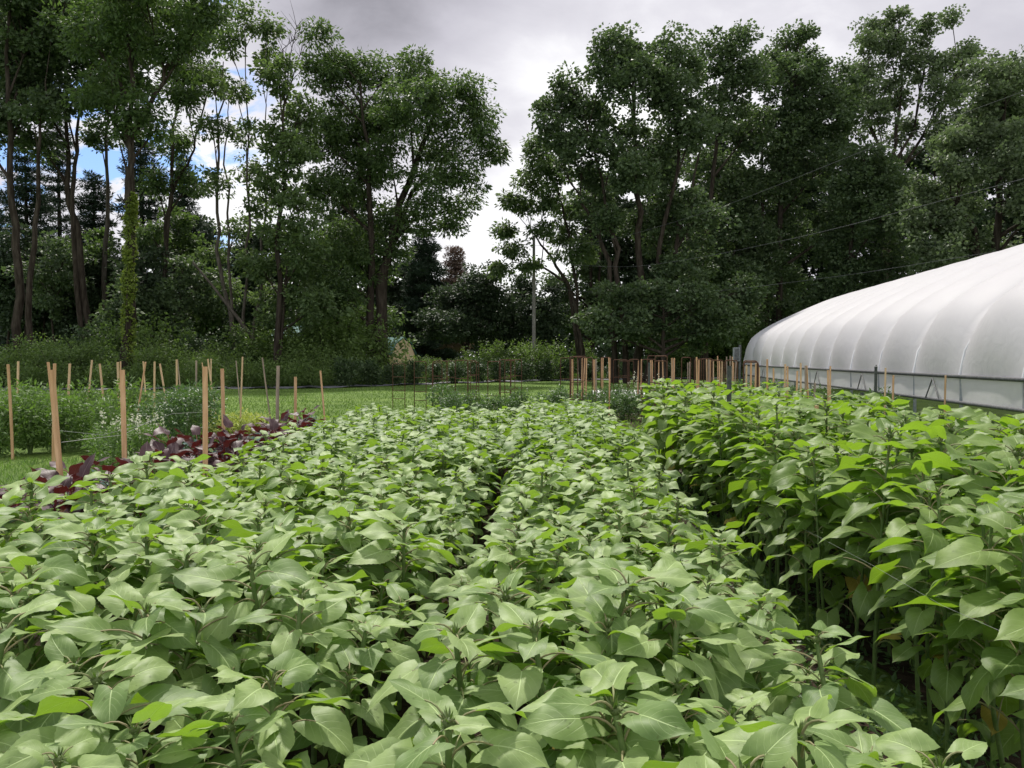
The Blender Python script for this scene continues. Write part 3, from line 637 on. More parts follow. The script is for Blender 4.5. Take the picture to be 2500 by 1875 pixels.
# big walnut left of the gap
tree('walnut_tree', 'broad spreading walnut with drooping leaves left of the bright gap', 52, [[(925, 830), (930, 700), (950, 590), (985, 480), (1040, 330), (1070, 250)], [(905, 830), (905, 600), (900, 400), (880, 200)], [(940, 830), (940, 640), (1010, 470), (1100, 380)]],
     [(790, 95, 26), (800, 150, 40), (785, 190, 50), (870, 165, 50), (940, 150, 44), (1010, 170, 44), (1080, 235, 48), (1140, 230, 38), (1150, 300, 45), (1180, 350, 34), (1215, 375, 18), (1080, 340, 60), (1130, 420, 45), (1010, 290, 70), (920, 270, 70), (840, 280, 70), (780, 330, 60), (960, 400, 50), (1060, 470, 50), (1120, 500, 38), (1100, 550, 26), (870, 420, 70), (800, 470, 60), (930, 520, 55), (1020, 540, 36), (830, 580, 66), (900, 640, 55), (780, 640, 55), (960, 620, 34), (840, 720, 60), (900, 770, 45), (770, 760, 50)], .36, dens=7, seed=28, **WAL)
pine('pine_tree', 'dark pine filling the space behind the spreading walnut', 1035, 560, 72, 88, 31, tr=.3, start=.05)
pine('dead_spruce', 'brown dead conifer in the distance under the bright gap', 1112, 604, 80, 62, 32, 'dead', start=.2, dens=.8, bark='bark_pale', tr=.15)
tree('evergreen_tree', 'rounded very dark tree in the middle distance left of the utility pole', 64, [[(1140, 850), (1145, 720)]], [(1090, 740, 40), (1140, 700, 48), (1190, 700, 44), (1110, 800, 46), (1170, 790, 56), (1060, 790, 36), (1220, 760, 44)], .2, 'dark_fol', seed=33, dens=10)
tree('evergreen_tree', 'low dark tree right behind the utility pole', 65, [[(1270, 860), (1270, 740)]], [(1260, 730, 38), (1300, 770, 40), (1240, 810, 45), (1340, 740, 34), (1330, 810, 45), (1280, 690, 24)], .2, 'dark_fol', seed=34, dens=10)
# right wood
tree('walnut_tree', 'small open walnut reaching left over the utility pole', 56, [[(1425, 860), (1410, 760), (1385, 690), (1330, 610), (1295, 560)], [(1425, 860), (1400, 640), (1370, 500), (1340, 380)], [(1425, 860), (1380, 690), (1320, 650), (1250, 640)]],
     [(1320, 370, 36), (1295, 430, 38), (1355, 430, 36), (1335, 490, 34), (1285, 500, 26), (1395, 500, 34), (1240, 490, 18), (1232, 560, 14), (1375, 570, 32), (1250, 605, 24), (1222, 655, 20), (1330, 560, 24), (1290, 650, 22), (1410, 620, 36)], .18, 'walnut_lt', (.30, .11), 8, 42, .6, .5, seed=35)
tree('maple_tree', 'largest maple of the right wood with many parallel dark stems', 50, [[(1560, 850), (1565, 700), (1560, 520), (1545, 300), (1550, 130)], [(1530, 850), (1510, 650), (1480, 480), (1430, 300)], [(1580, 850), (1610, 600), (1650, 430), (1660, 200)], [(1600, 850), (1660, 560), (1700, 400)], [(1500, 850), (1490, 640), (1440, 520), (1380, 420)]],
     [(1395, 200, 40), (1360, 250, 40), (1335, 310, 34), (1440, 270, 60), (1470, 180, 40), (1500, 140, 50), (1560, 120, 46), (1630, 130, 52), (1690, 170, 40), (1540, 230, 66), (1630, 240, 66), (1420, 370, 56), (1500, 350, 60), (1590, 350, 70), (1680, 330, 60), (1450, 460, 50), (1540, 440, 56), (1640, 450, 60), (1700, 520, 55), (1480, 545, 36), (1620, 560, 50), (1370, 350, 36), (1560, 540, 36), (1700, 620, 50), (1640, 660, 40)], .26, 'maple', seed=36, dens=8)
tree('maple_tree', 'maple just right of the largest one with feathery top shoots', 57, [[(1720, 850), (1725, 600), (1750, 350), (1775, 160)], [(1700, 850), (1680, 560), (1715, 300)]],
     [(1720, 165, 44), (1775, 130, 40), (1800, 210, 54), (1740, 280, 60), (1830, 320, 60), (1770, 400, 66), (1850, 450, 60), (1790, 530, 66), (1860, 580, 60), (1730, 640, 60), (1810, 680, 60)], .24, 'maple', seed=37, dens=8)
tree('maple_tree', 'dense maple with a dark pointed crown in the middle of the right wood', 60, [[(1900, 850), (1905, 600), (1915, 350), (1920, 110)], [(1880, 850), (1860, 500), (1865, 300)]],
     [(1950, 90, 30), (2040, 220, 44), (1922, 110, 42), (1880, 160, 44), (1975, 150, 44), (1920, 210, 66), (1990, 220, 50), (2010, 300, 54), (1930, 320, 70), (1860, 280, 50), (1900, 430, 75), (1990, 410, 60), (1940, 540, 70), (1850, 640, 60), (1920, 680, 70), (1890, 770, 60), (2030, 560, 60)], .26, 'maple', seed=38, dens=8)
tree('poplar_tree', 'tallest airy pale tree showing sky between its leaves', 64, [[(2165, 850), (2165, 560), (2180, 390), (2200, 240), (2195, 60)], [(2165, 850), (2170, 420), (2230, 320), (2260, 120)], [(2165, 850), (2170, 470), (2290, 270), (2355, 150)], [(2165, 850), (2160, 400), (2120, 280), (2110, 120)]],
     [(2060, 260, 50), (2080, 330, 50), (2290, 330, 44), (2360, 290, 40), (2190, 50, 38), (2140, 60, 30), (2110, 120, 32), (2240, 90, 40), (2275, 60, 26), (2320, 40, 18), (2180, 130, 48), (2250, 170, 44), (2310, 150, 34), (2120, 200, 42), (2190, 220, 46), (2270, 250, 42), (2340, 150, 24), (2360, 120, 20), (2370, 200, 26), (2330, 230, 30), (2130, 290, 38), (2220, 310, 40), (2100, 180, 28)], .24, 'maple_lt', (.24, .18), 7, 28, .6, seed=39)
tree('maple_tree', 'big rounded pale green maple at the right edge above the tunnel', 48, [[(2430, 850), (2430, 600), (2440, 400), (2460, 180)], [(2410, 850), (2380, 560), (2320, 450)]],
     [(2420, 150, 36), (2330, 340, 44), (2520, 210, 60), (2430, 210, 50), (2490, 150, 50), (2395, 270, 50), (2470, 260, 66), (2380, 350, 56), (2540, 300, 70), (2450, 390, 70), (2320, 420, 50), (2270, 470, 44), (2370, 470, 60), (2480, 510, 70), (2300, 540, 54), (2400, 600, 60), (2500, 640, 60), (2220, 530, 40), (2250, 620, 50), (2340, 680, 55), (2560, 480, 70)], .28, 'maple_lt', seed=40, dens=8)
tree('maple_tree', 'mid green maple between the airy tree and the tunnel', 55, [[(2080, 850), (2080, 600), (2085, 450)]],
     [(2090, 400, 48), (2140, 450, 48), (2060, 480, 56), (2120, 540, 60), (2060, 600, 60), (2150, 640, 55), (2090, 700, 60), (2020, 720, 50), (2200, 420, 44), (2000, 800, 44), (2180, 740, 60)], .22, 'maple', seed=41, dens=8)
tree('maple_tree', 'dark low maple beneath the parallel stems of the big maple', 47, [[(1620, 870), (1620, 740)]],
     [(1500, 720, 40), (1560, 700, 36), (1620, 720, 46), (1690, 740, 50), (1740, 710, 50), (1540, 790, 50), (1620, 810, 46), (1700, 820, 46), (1760, 790, 50), (1450, 800, 44), (1820, 760, 44), (1840, 700, 40)], .18, 'maple', seed=42, dens=7)
tree('oak_tree', 'mid green tree behind the small open walnut and pole', 68, [[(1440, 860), (1445, 650), (1440, 420)], [(1440, 860), (1470, 560), (1480, 430)]],
     [(1440, 420, 30), (1430, 520, 34), (1470, 470, 30), (1440, 640, 40), (1390, 700, 36), (1460, 730, 40), (1380, 780, 44), (1350, 690, 24)], .2, 'maple', seed=43, dens=8)
for i, (px, tp, Y, r, lab) in enumerate([(1500, 420, 72, 60, 'dark background tree seen through the stems of the largest maple, left side'), (1640, 380, 74, 64, 'dark background tree seen through the stems of the largest maple, right side'), (1780, 330, 76, 64, 'dark background tree behind the feathery topped maple'), (1960, 300, 78, 66, 'dark background tree behind the pointed crown'), (2120, 400, 74, 64, 'dark background tree behind the airy pale tree'), (2280, 360, 72, 66, 'dark background tree behind the right edge maple, left one'), (2450, 380, 72, 66, 'dark background tree behind the right edge maple, right one'), (860, 480, 76, 56, 'dark background tree behind the spreading walnut'), (640, 560, 70, 54, 'dark background tree behind the pale stem clump'), (480, 540, 72, 50, 'dark background tree behind the crooked thin tree'), (985, 620, 78, 50, 'dark background tree beneath the outer boughs of the walnut')]):
    k_ = r * .8; n_ = int((800 - tp) / (k_ * .95))
    lb = [(px + (-1) ** j * r * .55 * (1 if j else 0), tp + j * k_ * .95 + 20, k_) for j in range(n_)] + [(px - (-1) ** j * r * .7, tp + j * k_ * .95 + 60, k_ * .9) for j in range(1, n_)]
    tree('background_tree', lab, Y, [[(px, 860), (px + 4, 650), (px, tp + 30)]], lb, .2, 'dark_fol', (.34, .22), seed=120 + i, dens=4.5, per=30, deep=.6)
# pines at the back of the left wood
for i, (px, ap, hp, lab) in enumerate([(70, 330, 95, 'dark pine at the far left seen between the maple trunks'), (150, 250, 80, 'dark pine with level boughs behind the forked maple'), (235, 420, 90, 'dark shorter pine behind the slender pale trunk'), (350, 280, 95, 'dark pine directly behind the vine covered trunk'), (450, 380, 85, 'dark pine with level boughs behind the crooked thin tree'), (515, 560, 70, 'small dark pine left of the pale stem clump'), (600, 600, 60, 'small dark pine seen through the pale stem clump'), (790, 560, 70, 'dark pine hidden behind the narrow leafy tree'), (-20, 480, 80, 'dark low pine at the left edge of the picture')]):
    pine('pine_tree', lab, px, ap, 60 + (i * 7) % 10, hp, 60 + i, dens=.8 if ap < 500 else 1.1, start=.1, tr=.26)
for i, (px, py, r) in enumerate([(110, 700, 70), (260, 690, 70), (380, 730, 60), (480, 760, 60), (20, 680, 80), (180, 770, 60)]):
    tree('understory_tree', ['small dark understory tree between the left maple trunks', 'small dark understory tree beside the vine trunk', 'low dark understory tree right of the vine', 'low dark understory tree below the small pine', 'small dark understory tree at the left edge', 'squat dark understory tree behind the left shrubs'][i], 56,
         [[(px, 860), (px + 3, py)]], [(px - r * .6, py + 20, r * .6), (px + r * .6, py + 10, r * .6), (px, py - r * .4, r * .6), (px, py + r * .8, r * .7), (px + r * .7, py + r * .9, r * .55), (px - r * .7, py + r * .9, r * .55)], .12, 'dark_fol', seed=80 + i, dens=7)
for i, (px, py, r, Y) in enumerate([(130, 640, 60, 52), (230, 620, 55, 55), (360, 650, 60, 53), (440, 690, 60, 51), (510, 700, 50, 54), (60, 620, 60, 55), (290, 740, 60, 50), (420, 560, 45, 58), (640, 720, 50, 55)]):
    tree('understory_tree', ['leafy young tree filling the space between the two left maples', 'leafy young tree left of the vine trunk', 'leafy young tree just right of the vine trunk', 'leafy young tree beneath the crooked thin tree', 'leafy young tree left of the pale stem clump', 'leafy young tree by the pale slanting trunk', 'low leafy tree crouching at the vine trunk foot', 'small airy tree high behind the crooked thin tree', 'leafy young tree behind the pale stem clump'][i], Y,
         [[(px, 860), (px - 3, py)]], [(px - r * .6, py + 20, r * .55), (px + r * .6, py - 10, r * .55), (px, py - r * .7, r * .5), (px, py + r * .7, r * .6), (px + r * .8, py + r * .8, r * .5), (px - r * .8, py + r, r * .5), (px, py + r * 1.7, r * .6)], .1, ['maple', 'walnut', 'dark_fol'][i % 3], seed=180 + i, dens=5)
# far woods: one mass nobody could count
rng = np.random.default_rng(5); fw = MB(); C = []
for px in np.arange(-500, 3100, 11):
    Y = 96 + 6 * math.sin(px * .013); top = 735 + 22 * math.sin(px * .011) + 18 * math.sin(px * .031 + 1)
    if 560 < px < 700: top += 45
    for py in np.arange(top, 905, 9): p = P(px + rng.normal() * 6, py + rng.normal() * 4, Y); C.append((p.x, p.y + rng.uniform(-2, 2), max(.3, p.z)))
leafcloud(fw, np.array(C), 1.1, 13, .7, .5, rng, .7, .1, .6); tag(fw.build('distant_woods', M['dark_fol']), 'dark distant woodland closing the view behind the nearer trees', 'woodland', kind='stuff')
# vine on the trunk
def vine():
    rng = np.random.default_rng(77); mb, stm = MB(), MB(); base = Vector((GX(308, 42), 41.8, 0)); root = empty('climbing_vine', base)
    tag(root, 'yellow green vine climbing the lower trunk of the tall dark tree', 'vine')
    pts = [P(px, py, 41.75) - base for px, py in ((308, 870), (309, 760), (311, 640), (314, 540), (318, 470))]; pts[0].z = 0
    stm.tube(pts, [.04, .035, .03, .02, .01], 5); n = 620; t = rng.random(n) ** .9 * 4; pp = np.array([list(p) for p in pts])
    C = np.stack([np.interp(t, range(5), pp[:, k]) for k in range(3)], 1); wd = np.interp(t, [0, 3.2, 4], [.20, .22, .08]) * (1 + .3 * np.sin(t * 9))
    a = rng.uniform(0, 6.28, n); C[:, 0] += np.cos(a) * wd; C[:, 1] += np.sin(a) * wd + .2
    leafcloud(mb, C, .11, 9, .13, .11, rng, .8, .7, .3); mb.build('foliage', M['vine'], root); stm.build('stem', M['bark'], root)
vine()
# leaning dead trunk + fallen branch in the stem clump
fb = MB(); fb.tube([P(470, 640, 46.5), P(520, 700, 46.5), P(575, 770, 46.5), P(620, 830, 46.5)], [.05, .07, .1, .12], 6)
tag(fb.build('fallen_branch', M['bark_pale']), 'pale dead branch leaning against the slender stem clump', 'branch')
# ------------------------------------------------------------------ shrubs along the wood edge
def shrub_parts(seed, mat, h=2.6, w_=4.0, L=.16, Wd=.09, n=60, per=34):
    rng = np.random.default_rng(seed); st, fo = MB(), MB()
    lob = [(rng.normal() * w_ * .24, rng.normal() * w_ * .2, h * rng.uniform(.35, .75), w_ * rng.uniform(.18, .3)) for _ in range(7)]
    C = []
    for (x, y, z, r) in lob:
        st.tube([(0, 0, 0), (x * .5, y * .5, z * .6), (x, y, z)], [.04, .03, .012], 4)
        d = norm(rng.normal(size=(n // 5, 3))); C.append(np.array([x, y, z]) + d * r * rng.uniform(.5, 1.1, (n // 5, 1)) * [1, 1, .8])
    for k in range(10):
        a = rng.uniform(0, 6.28); x, y = math.cos(a) * w_ * .35, math.sin(a) * w_ * .35; z = h * rng.uniform(.8, 1.15)
        p = bez((x * .4, y * .4, .2), (x * .6, y * .6, z * .8), (x, y, z), 5); st.tube(p, [.02, .016, .012, .008, .005], 3); C.append(p[2:])
    C = np.concatenate(C); C = np.concatenate([C, np.stack([rng.normal(size=26) * w_ * .3, rng.normal(size=26) * w_ * .22, rng.uniform(.15, h * .4, 26)], 1)]); C[:, 2] = np.maximum(C[:, 2], .15)
    leafcloud(fo, C, .42, per, L, Wd, rng, .6, .2, .7); fo.V = [np.maximum(v, [-9e9, -9e9, .02]) for v in fo.V]
    return [('stems', st.mesh('shrub_stems', M['bark'])), ('foliage', fo.mesh('shrub_foliage', M[mat]))]
SH = [shrub_parts(900 + i, 'shrub') for i in range(4)]; SHd = [shrub_parts(910 + i, 'shrub_dk', 2.4, 3.8) for i in range(3)]
slots = [(-30, 46, 1.0), (45, 44, .75), (120, 45, 1.0), (190, 43, .8), (250, 44, 1.15), (330, 40, 1.25), (400, 42, .95), (455, 41, .8), (520, 43, 1.0), (585, 42, .95), (650, 43, 1.15), (715, 44, 1.2), (790, 43, 1.35), (850, 44, 1.3), (905, 48, .95), (965, 50, .8), (1040, 50, .95), (1110, 52, .85), (1180, 50, .8), (1250, 53, .8), (1320, 54, .75), (1400, 52, .8), (1480, 50, .65), (1560, 50, .65), (1650, 50, .8), (1710, 46, 1.2), (1765, 45, 1.35), (1800, 43, 1.0)]
for i, (px, Y, s) in enumerate(slots):
    Y2_ = max(Y, SY(px) + 6.5); s *= (Y2_ / Y) ** 1.0 * (.6 if px in (905, 965, 1040, 1110) else 1); Y = Y2_
    p = (SHd if i in (1, 4, 8, 20, 22, 23) else SH)[i % 3]
    o = inst('shrub', (GX(px, Y), Y, 0), (0, 0, rnd.uniform(0, 6.28)), s, p)
    where = ['at the far left edge', 'left of the near left stakes', 'behind the left leaning stakes', 'below the forked maple', 'left of the vine trunk foot', 'arching under the vine covered trunk', 'right of the vine trunk', 'beneath the crooked thin tree', 'left of the pale stem clump', 'at the foot of the pale stem clump', 'right of the pale stem clump', 'under the narrow leafy tree', 'bulging left of the spreading walnut', 'left of the little barn', 'below the little barn roof', 'right of the little barn', 'below the dead conifer', 'below the rounded dark tree', 'bright and high left of the utility pole', 'just left of the utility pole', 'just right of the utility pole', 'below the small open walnut', 'low under the big maple left side', 'low under the big maple right side', 'left of the pale bushes by the tunnel', 'pale and tall beside the tunnel end', 'nearest the far end of the tunnel', 'behind the box on its post'][i]
    tag(o, 'leafy wild shrub at the wood edge, ' + where, 'shrub', 'shrubs along the wood edge')
SM = [shrub_parts(930 + i, 'shrub', 1.6, 3.0, .11, .06, 50, 30) for i in range(2)]
for i in range(24):
    px = -40 + i * 46 + rnd.uniform(-12, 12); Y = SY(px) + rnd.uniform(2.5, 5)
    o = inst('low_shrub', (GX(px, Y), Y, 0), (0, 0, rnd.uniform(0, 6.28)), (rnd.uniform(.45, 1.35) if not 870 < px < 1050 else .6), SM[i % 2])
    tag(o, 'low tangled green shrub in the rough growth before the wood edge', 'shrub', 'low shrubs in the rough strip')
o = inst('low_shrub', (GX(1312, 57), 57, 0), (0, 0, 2), 1.5, SM[0]); tag(o, 'leafy shrub hiding the foot of the utility pole', 'shrub')
PE = [bushy(950 + i, 1.35, 1.25, 52, .15, .07, 'shrub_dk', stems=8, per=34) for i in range(3)]
pxs = [845, 905, 965, 1015, 1065, 1115, 1165, 1215, 1275, 1330, 1380, 1440, 1500, 1570, 1640, 1700]
for i, px in enumerate(pxs):
    Y = SY(px) + .3; o = inst('peony_bush', (GX(px, Y), Y, 0), (0, 0, rnd.uniform(0, 6.28)), rnd.uniform(.85, 1.1), PE[i % 3])
    tag(o, 'dark rounded bush on the grey strip, %s' % (ORD[i + 1] + ' counting from the lawn left end' if i < 8 else 'in the stretch behind the right frames'), 'bush', 'dark bushes along the grey strip')
for i, px in enumerate([60, 160, 250, 340, 430, 500, 560, 610, 660, 720, 780]):
    Y = SY(px) + .5; o = inst('young_bush', (GX(px, Y), Y, 0), (0, 0, rnd.uniform(0, 6.28)), rnd.uniform(.85, 1.1), bushy(970 + i, 1.3, 1.5, 40, .13, .06, 'shrub', per=30))
    tag(o, 'loose green bush on the grey strip, %s from the left' % ORD[i + 1], 'bush', 'green bushes along the grey strip')
# lawn grass blades and rough weeds
rng = np.random.default_rng(9); gb = MB()
n = 60000; px = rng.uniform(-100, 2100, n); Yv = 14 + (np.interp(px, [-200, 300, 820, 1000, 1300, 1600, 2100], [38, 39.5, 42, 46.5, 54, 59, 66]) - 15.3) * rng.random(n) ** 1.7; X = (px - 1250) / 2009 * Yv
C = np.stack([X, Yv, np.zeros(n)], 1); D = norm(np.stack([rng.normal(size=n) * .45, rng.normal(size=n) * .45, np.ones(n)], 1)); S = norm(np.cross(D, rng.normal(size=(n, 3))))
sz = .05 + .05 * rng.random(n); cards(gb, C, D, S, sz, sz * .28 + .004); tag(gb.build('lawn_grass', M['grass']), 'short mown grass of the lawn between the beds and the wood', 'grass', kind='stuff')
wb = MB(); n = 34000; px = rng.uniform(-200, 2200, n); Yv = np.interp(px, [-200, 300, 820, 1000, 1300, 1600, 2100], [38, 39.5, 42, 46.5, 54, 59, 66]) + 1.8 + rng.random(n) * 8; X = (px - 1250) / 2009 * Yv
C = np.stack([X, Yv, rng.uniform(0, .25, n)], 1); D = norm(np.stack([rng.normal(size=n) * .5, rng.normal(size=n) * .5, np.ones(n)], 1)); S = norm(np.cross(D, rng.normal(size=(n, 3))))
cards(wb, C, D, S, .3 * rng.uniform(.5, 1.6, n), .07); tag(wb.build('tall_weeds', M['shrub']), 'tall rough grass and weeds between the grey strip and the wood', 'weeds', kind='stuff')
wg = MB(); n = 9000
u_ = rng.uniform(-8.5, -3.3, n); v_ = rng.uniform(6, 12, n); C = np.stack([u_, v_, np.zeros(n)], 1); D = norm(np.stack([rng.normal(size=n) * .5, rng.normal(size=n) * .5, np.ones(n)], 1)); S = norm(np.cross(D, rng.normal(size=(n, 3))))
cards(wg, C, D, S, .09, .012); tag(wg.build('path_grass', M['garden']), 'bright grass of the path left of the purple row', 'grass', kind='stuff')
# ------------------------------------------------------------------ stakes
def stake(px, tpy, bpx, wpx, label, group, Y=None, mat='wood', wid=.04, depth=.022, name='wooden_stake', yaw=None):
    """px/tpy: top in the photo; bpx: where it would meet the ground"""
    Y = Y or wid * 2009. / wpx; top = P(px, tpy, Y + rnd.uniform(-.1, .1)); base = Vector((GX(bpx, Y), Y, 0))
    ax = (top - base); Ln = ax.length; q = ax.to_track_quat('Z', 'Y'); ya = rnd.uniform(-.5, .5) if yaw is None else yaw
    mb = MB(); w2, d2 = wid / 2, depth / 2; b = .002
    prof = [(-w2 + b, -d2), (w2 - b, -d2), (w2, -d2 + b), (w2, d2 - b), (w2 - b, d2), (-w2 + b, d2), (-w2, d2 - b), (-w2, -d2 + b)]
    zs = np.linspace(0, Ln, 7); V = []; bow = rnd.gauss(0, .008)
    for z in zs: V += [(x + bow * math.sin(math.pi * z / Ln), y, z) for x, y in prof]
    F = [[k * 8 + j, k * 8 + (j + 1) % 8, (k + 1) * 8 + (j + 1) % 8, (k + 1) * 8 + j] for k in range(6) for j in range(8)]
    mb.add(V, F, smooth=False); mb.add(np.array(V[-8:]), [list(range(8))], smooth=False)
    o = mb.build(name, M['wood_grey' if rnd.random() < .22 and 'thick' not in label else mat]); o.location = base; o.rotation_mode = 'QUATERNION'; o.rotation_quaternion = q @ Matrix.Rotation(ya, 4, 'Z').to_quaternion()
    return tag(o, label, 'stake', group)
G1 = 'wooden stakes in the left flower beds'
L_ = [ # px,top,bpx,w,label
 (19, 890, 27, 6.6, 'straight wooden stake at the far left edge'), (44, 882, 38, 5.2, 'shorter looking stake just behind the far left one'),
 (117, 884, 132, 6.5, 'thin stake peeking out left behind the thick near stake'), (133, 888, 126, 7.0, 'upright stake peeking out right behind the thick near stake'),
 (126, 903, 165, 15, 'thick pale stake nearest the camera, leaning right'), (170, 888, 163, 5.2, 'small stake standing right of the near thick stake'),
 (224, 879, 203, 5.4, 'tall stake leaning left behind the leafy plants'), (243, 888, 258, 5, 'thin stake leaning right before the shrubs'),
 (287, 884, 293, 5, 'left one of a close pair behind the second thick stake'), (294, 882, 291, 5, 'right one of a close pair behind the second thick stake'),
 (298, 903, 302, 11.5, 'second thick stake from the left, upright in purple leaves'), (349, 882, 359, 4.2, 'thin stake forming the left arm of a crossed pair'),
 (355, 884, 322, 5.6, 'stake leaning left across another by the white blossoms'), (377, 883, 374, 4.2, 'thin straight stake right of the crossed pair'),
 (390, 888, 420, 5.4, 'long thin stake leaning right by the dark bush'), (431, 878, 431, 4.2, 'thin stake of a leaning pair, the upright one'),
 (433, 878, 446, 4.2, 'thin stake of a leaning pair, tilting right'), (479, 880, 475, 4.2, 'thin pale stake before the shrubs near the middle stake'),
 (493, 885, 512, 4.6, 'thin stake peeking out left of the third thick stake'), (500, 895, 494, 12, 'third thick stake from the left, rising from purple leaves'),
 (507, 876, 530, 4.6, 'thin stake tilting right behind the third thick stake'), (515, 876, 512, 5, 'upright stake just right of the third thick stake'),
 (542, 900, 544, 8, 'medium stake between the third thick stake and the lawn'), (576, 881, 590, 4.6, 'thin stake leaning right over the lime plants'),
 (592, 871, 584, 5.2, 'tallest thin stake crossing another over the lime plants'), (640, 873, 662, 4.6, 'lone thin stake leaning right on the lawn'),
 (679, 893, 679, 7.5, 'stout upright stake at the lawn edge by the sunflowers'), (721, 920, 714, 7, 'short stake leaning slightly left by the sunflowers'),
 (782, 905, 800, 6.5, 'rightmost leaning stake in front of open lawn')]
for a in L_: stake(*a[:4], a[4], G1, mat='wood' if a[3] > 5.5 else 'wood_pale')
G2 = 'wooden stakes crowding before the tunnel'
def z6(x): return 800 + x / 2.602
def z7(x): return 1600 + x / 2.458
right6 = [(1547, 148, 1547), (1556, 148, 1557), (1588, 150, 1588), (1618, 140, 1606), (1634, 140, 1622), (1645, 142, 1640), (1688, 150, 1700), (1695, 152, 1698), (1704, 146, 1706), (1740, 140, 1738), (1750, 140, 1748), (1786, 138, 1787), (1797, 142, 1796), (1976, 156, 1975), (1994, 148, 1985), (2052, 155, 2050), (2062, 155, 2058), (2104, 155, 2103), (2128, 155, 2136), (2188, 140, 2196), (2203, 140, 2200)]
for i, (x, ty, bx) in enumerate(right6):
    stake(z6(x), 820 + ty / 2.602, z6(bx), 4.0, 'thin wooden stake among the rusty frames right of the middle', 'thin stakes among the rusty frames', Y=rnd.uniform(19, 25), wid=.03)
right7 = [(98, 135, 102, 5), (110, 138, 108, 5), (195, 160, 197, 5), (207, 155, 207, 5), (248, 128, 255, 9), (262, 140, 262, 7), (308, 135, 316, 6), (323, 140, 320, 6), (330, 143, 333, 6), (348, 148, 352, 5), (374, 120, 376, 5), (385, 150, 388, 6), (402, 150, 404, 6), (428, 125, 430, 5), (450, 120, 450, 5), (463, 125, 462, 5), (470, 160, 474, 7), (486, 150, 483, 7),
          (548, 175, 540, 5), (575, 150, 573, 5), (605, 165, 605, 7), (622, 190, 624, 6), (672, 140, 682, 6), (710, 195, 712, 6), (780, 170, 784, 8), (794, 182, 794, 7), (853, 210, 853, 6), (873, 162, 870, 6), (902, 178, 904, 9), (908, 178, 930, 7), (958, 282, 958, 12), (1036, 205, 1040, 10), (1051, 182, 1052, 8), (1383, 192, 1380, 8), (1430, 236, 1430, 8), (1743, 238, 1741, 9)]
lab7 = {24: 'left stake of a stout pair before the tunnel wall', 25: 'right stake of a stout pair before the tunnel wall', 28: 'upright stake of a crossed pair before the tunnel wall', 29: 'stake tilting right in the crossed pair before the tunnel', 30: 'short stump like stake rising from the sunflowers', 31: 'broad shorter stake touching a taller one by the tunnel', 32: 'taller narrow stake beside the broad one by the tunnel', 33: 'upright stake just right of the dark post by the tunnel', 34: 'reddish shorter stake between two lacing triangles of the tunnel', 35: 'rightmost wooden stake before the tunnel wall', 4: 'thick stake standing on its own grey stub in the cluster', 26: 'short thin stake by the crossed pair near the tunnel', 27: 'thin upright stake by the crossed pair near the tunnel', 22: 'lone stake leaning right before the tunnel end', 23: 'short pale stake in front of a tunnel lacing triangle'}
for i, (x, ty, bx, wz) in enumerate(right7):
    Y = .038 * 2009 / (wz / 2.458 * (1.35 if wz > 6 else 1.6)); Y = min(max(Y, 9.8), 24)
    if i > 17: Y = min(Y, 15)
    stake(z7(x), 820 + ty / 2.458, z7(bx), 4, lab7.get(i, 'brown wooden stake in the dense cluster left of the tunnel end'), G2, Y=Y, wid=max(.03, wz / 2.458 / 2009 * Y), mat='wood' if i % 3 else 'wood_pale')
stake(1994, 990, 1994, 4, 'wooden stake half buried among tall sunflower stems', G2, Y=6.9, wid=.035)
# grey posts
def tpost(px, tpy, Y, label, wid=.036):
    top = P(px, tpy, Y); mb = MB(); c = (0, 0, top.z / 2)
    mb.box(c, (wid, .006, top.z)); mb.box((0, .014, top.z / 2), (.006, .022, top.z - .004))
    for k in range(int(top.z / .06)): mb.box((0, -.006, .08 + k * .06), (.012, .006, .02))
    o = mb.build('fence_post', M['tpost']); o.location = (top.x, Y, 0); tag(o, label, 'post', 'grey metal posts')
tpost(1781, 893, 7.6, 'dark grey metal post rising from the tall sunflowers edge', .042)
tpost(2139, 895, 11.5, 'dark grey metal post in front of the tunnel curtain', .042)
tpost(1585, 885, 17, 'grey metal post among the rusty frames', .05)
tpost(1704, 948, 14, 'short grey post stub below a thick stake', .05)
tpost(2105, 958, 11, 'short grey post half hidden by sunflower leaves before the tunnel', .05)
# ------------------------------------------------------------------ rusty trellis frames
def frame_thing(x0, x1, tpy, Y, label, bars=(.95, .55, .3), group='rusty metal trellis frames', rad=.011, lean=0.0):
    a = P(x0, tpy, Y); b = P(x1, tpy, Y); wv = b.x - a.x; h = a.z; root = empty('rebar_trellis', ((a.x + b.x) / 2, Y, 0), rnd.uniform(-.25, .25)); tag(root, label, 'trellis', group)
    hw = wv / 2; c = min(.035, hw * .4); mb = MB(); l = lean
    mb.tube([(-hw, 0, 0), (-hw, 0, h - c), (-hw + c * .3, 0, h - c * .3), (-hw + c, 0, h), (hw - c, 0, h), (hw - c * .3, 0, h - c * .3), (hw, 0, h - c), (hw, 0, 0)], rad, 6); mb.build('hoop', M['rust'], root)
    for z in bars:
        if z < h: m2 = MB(); m2.tube([(-hw, 0, z), (hw, 0, z - .004)], rad * .8, 5); m2.build('crossbar', M['rust'], root)
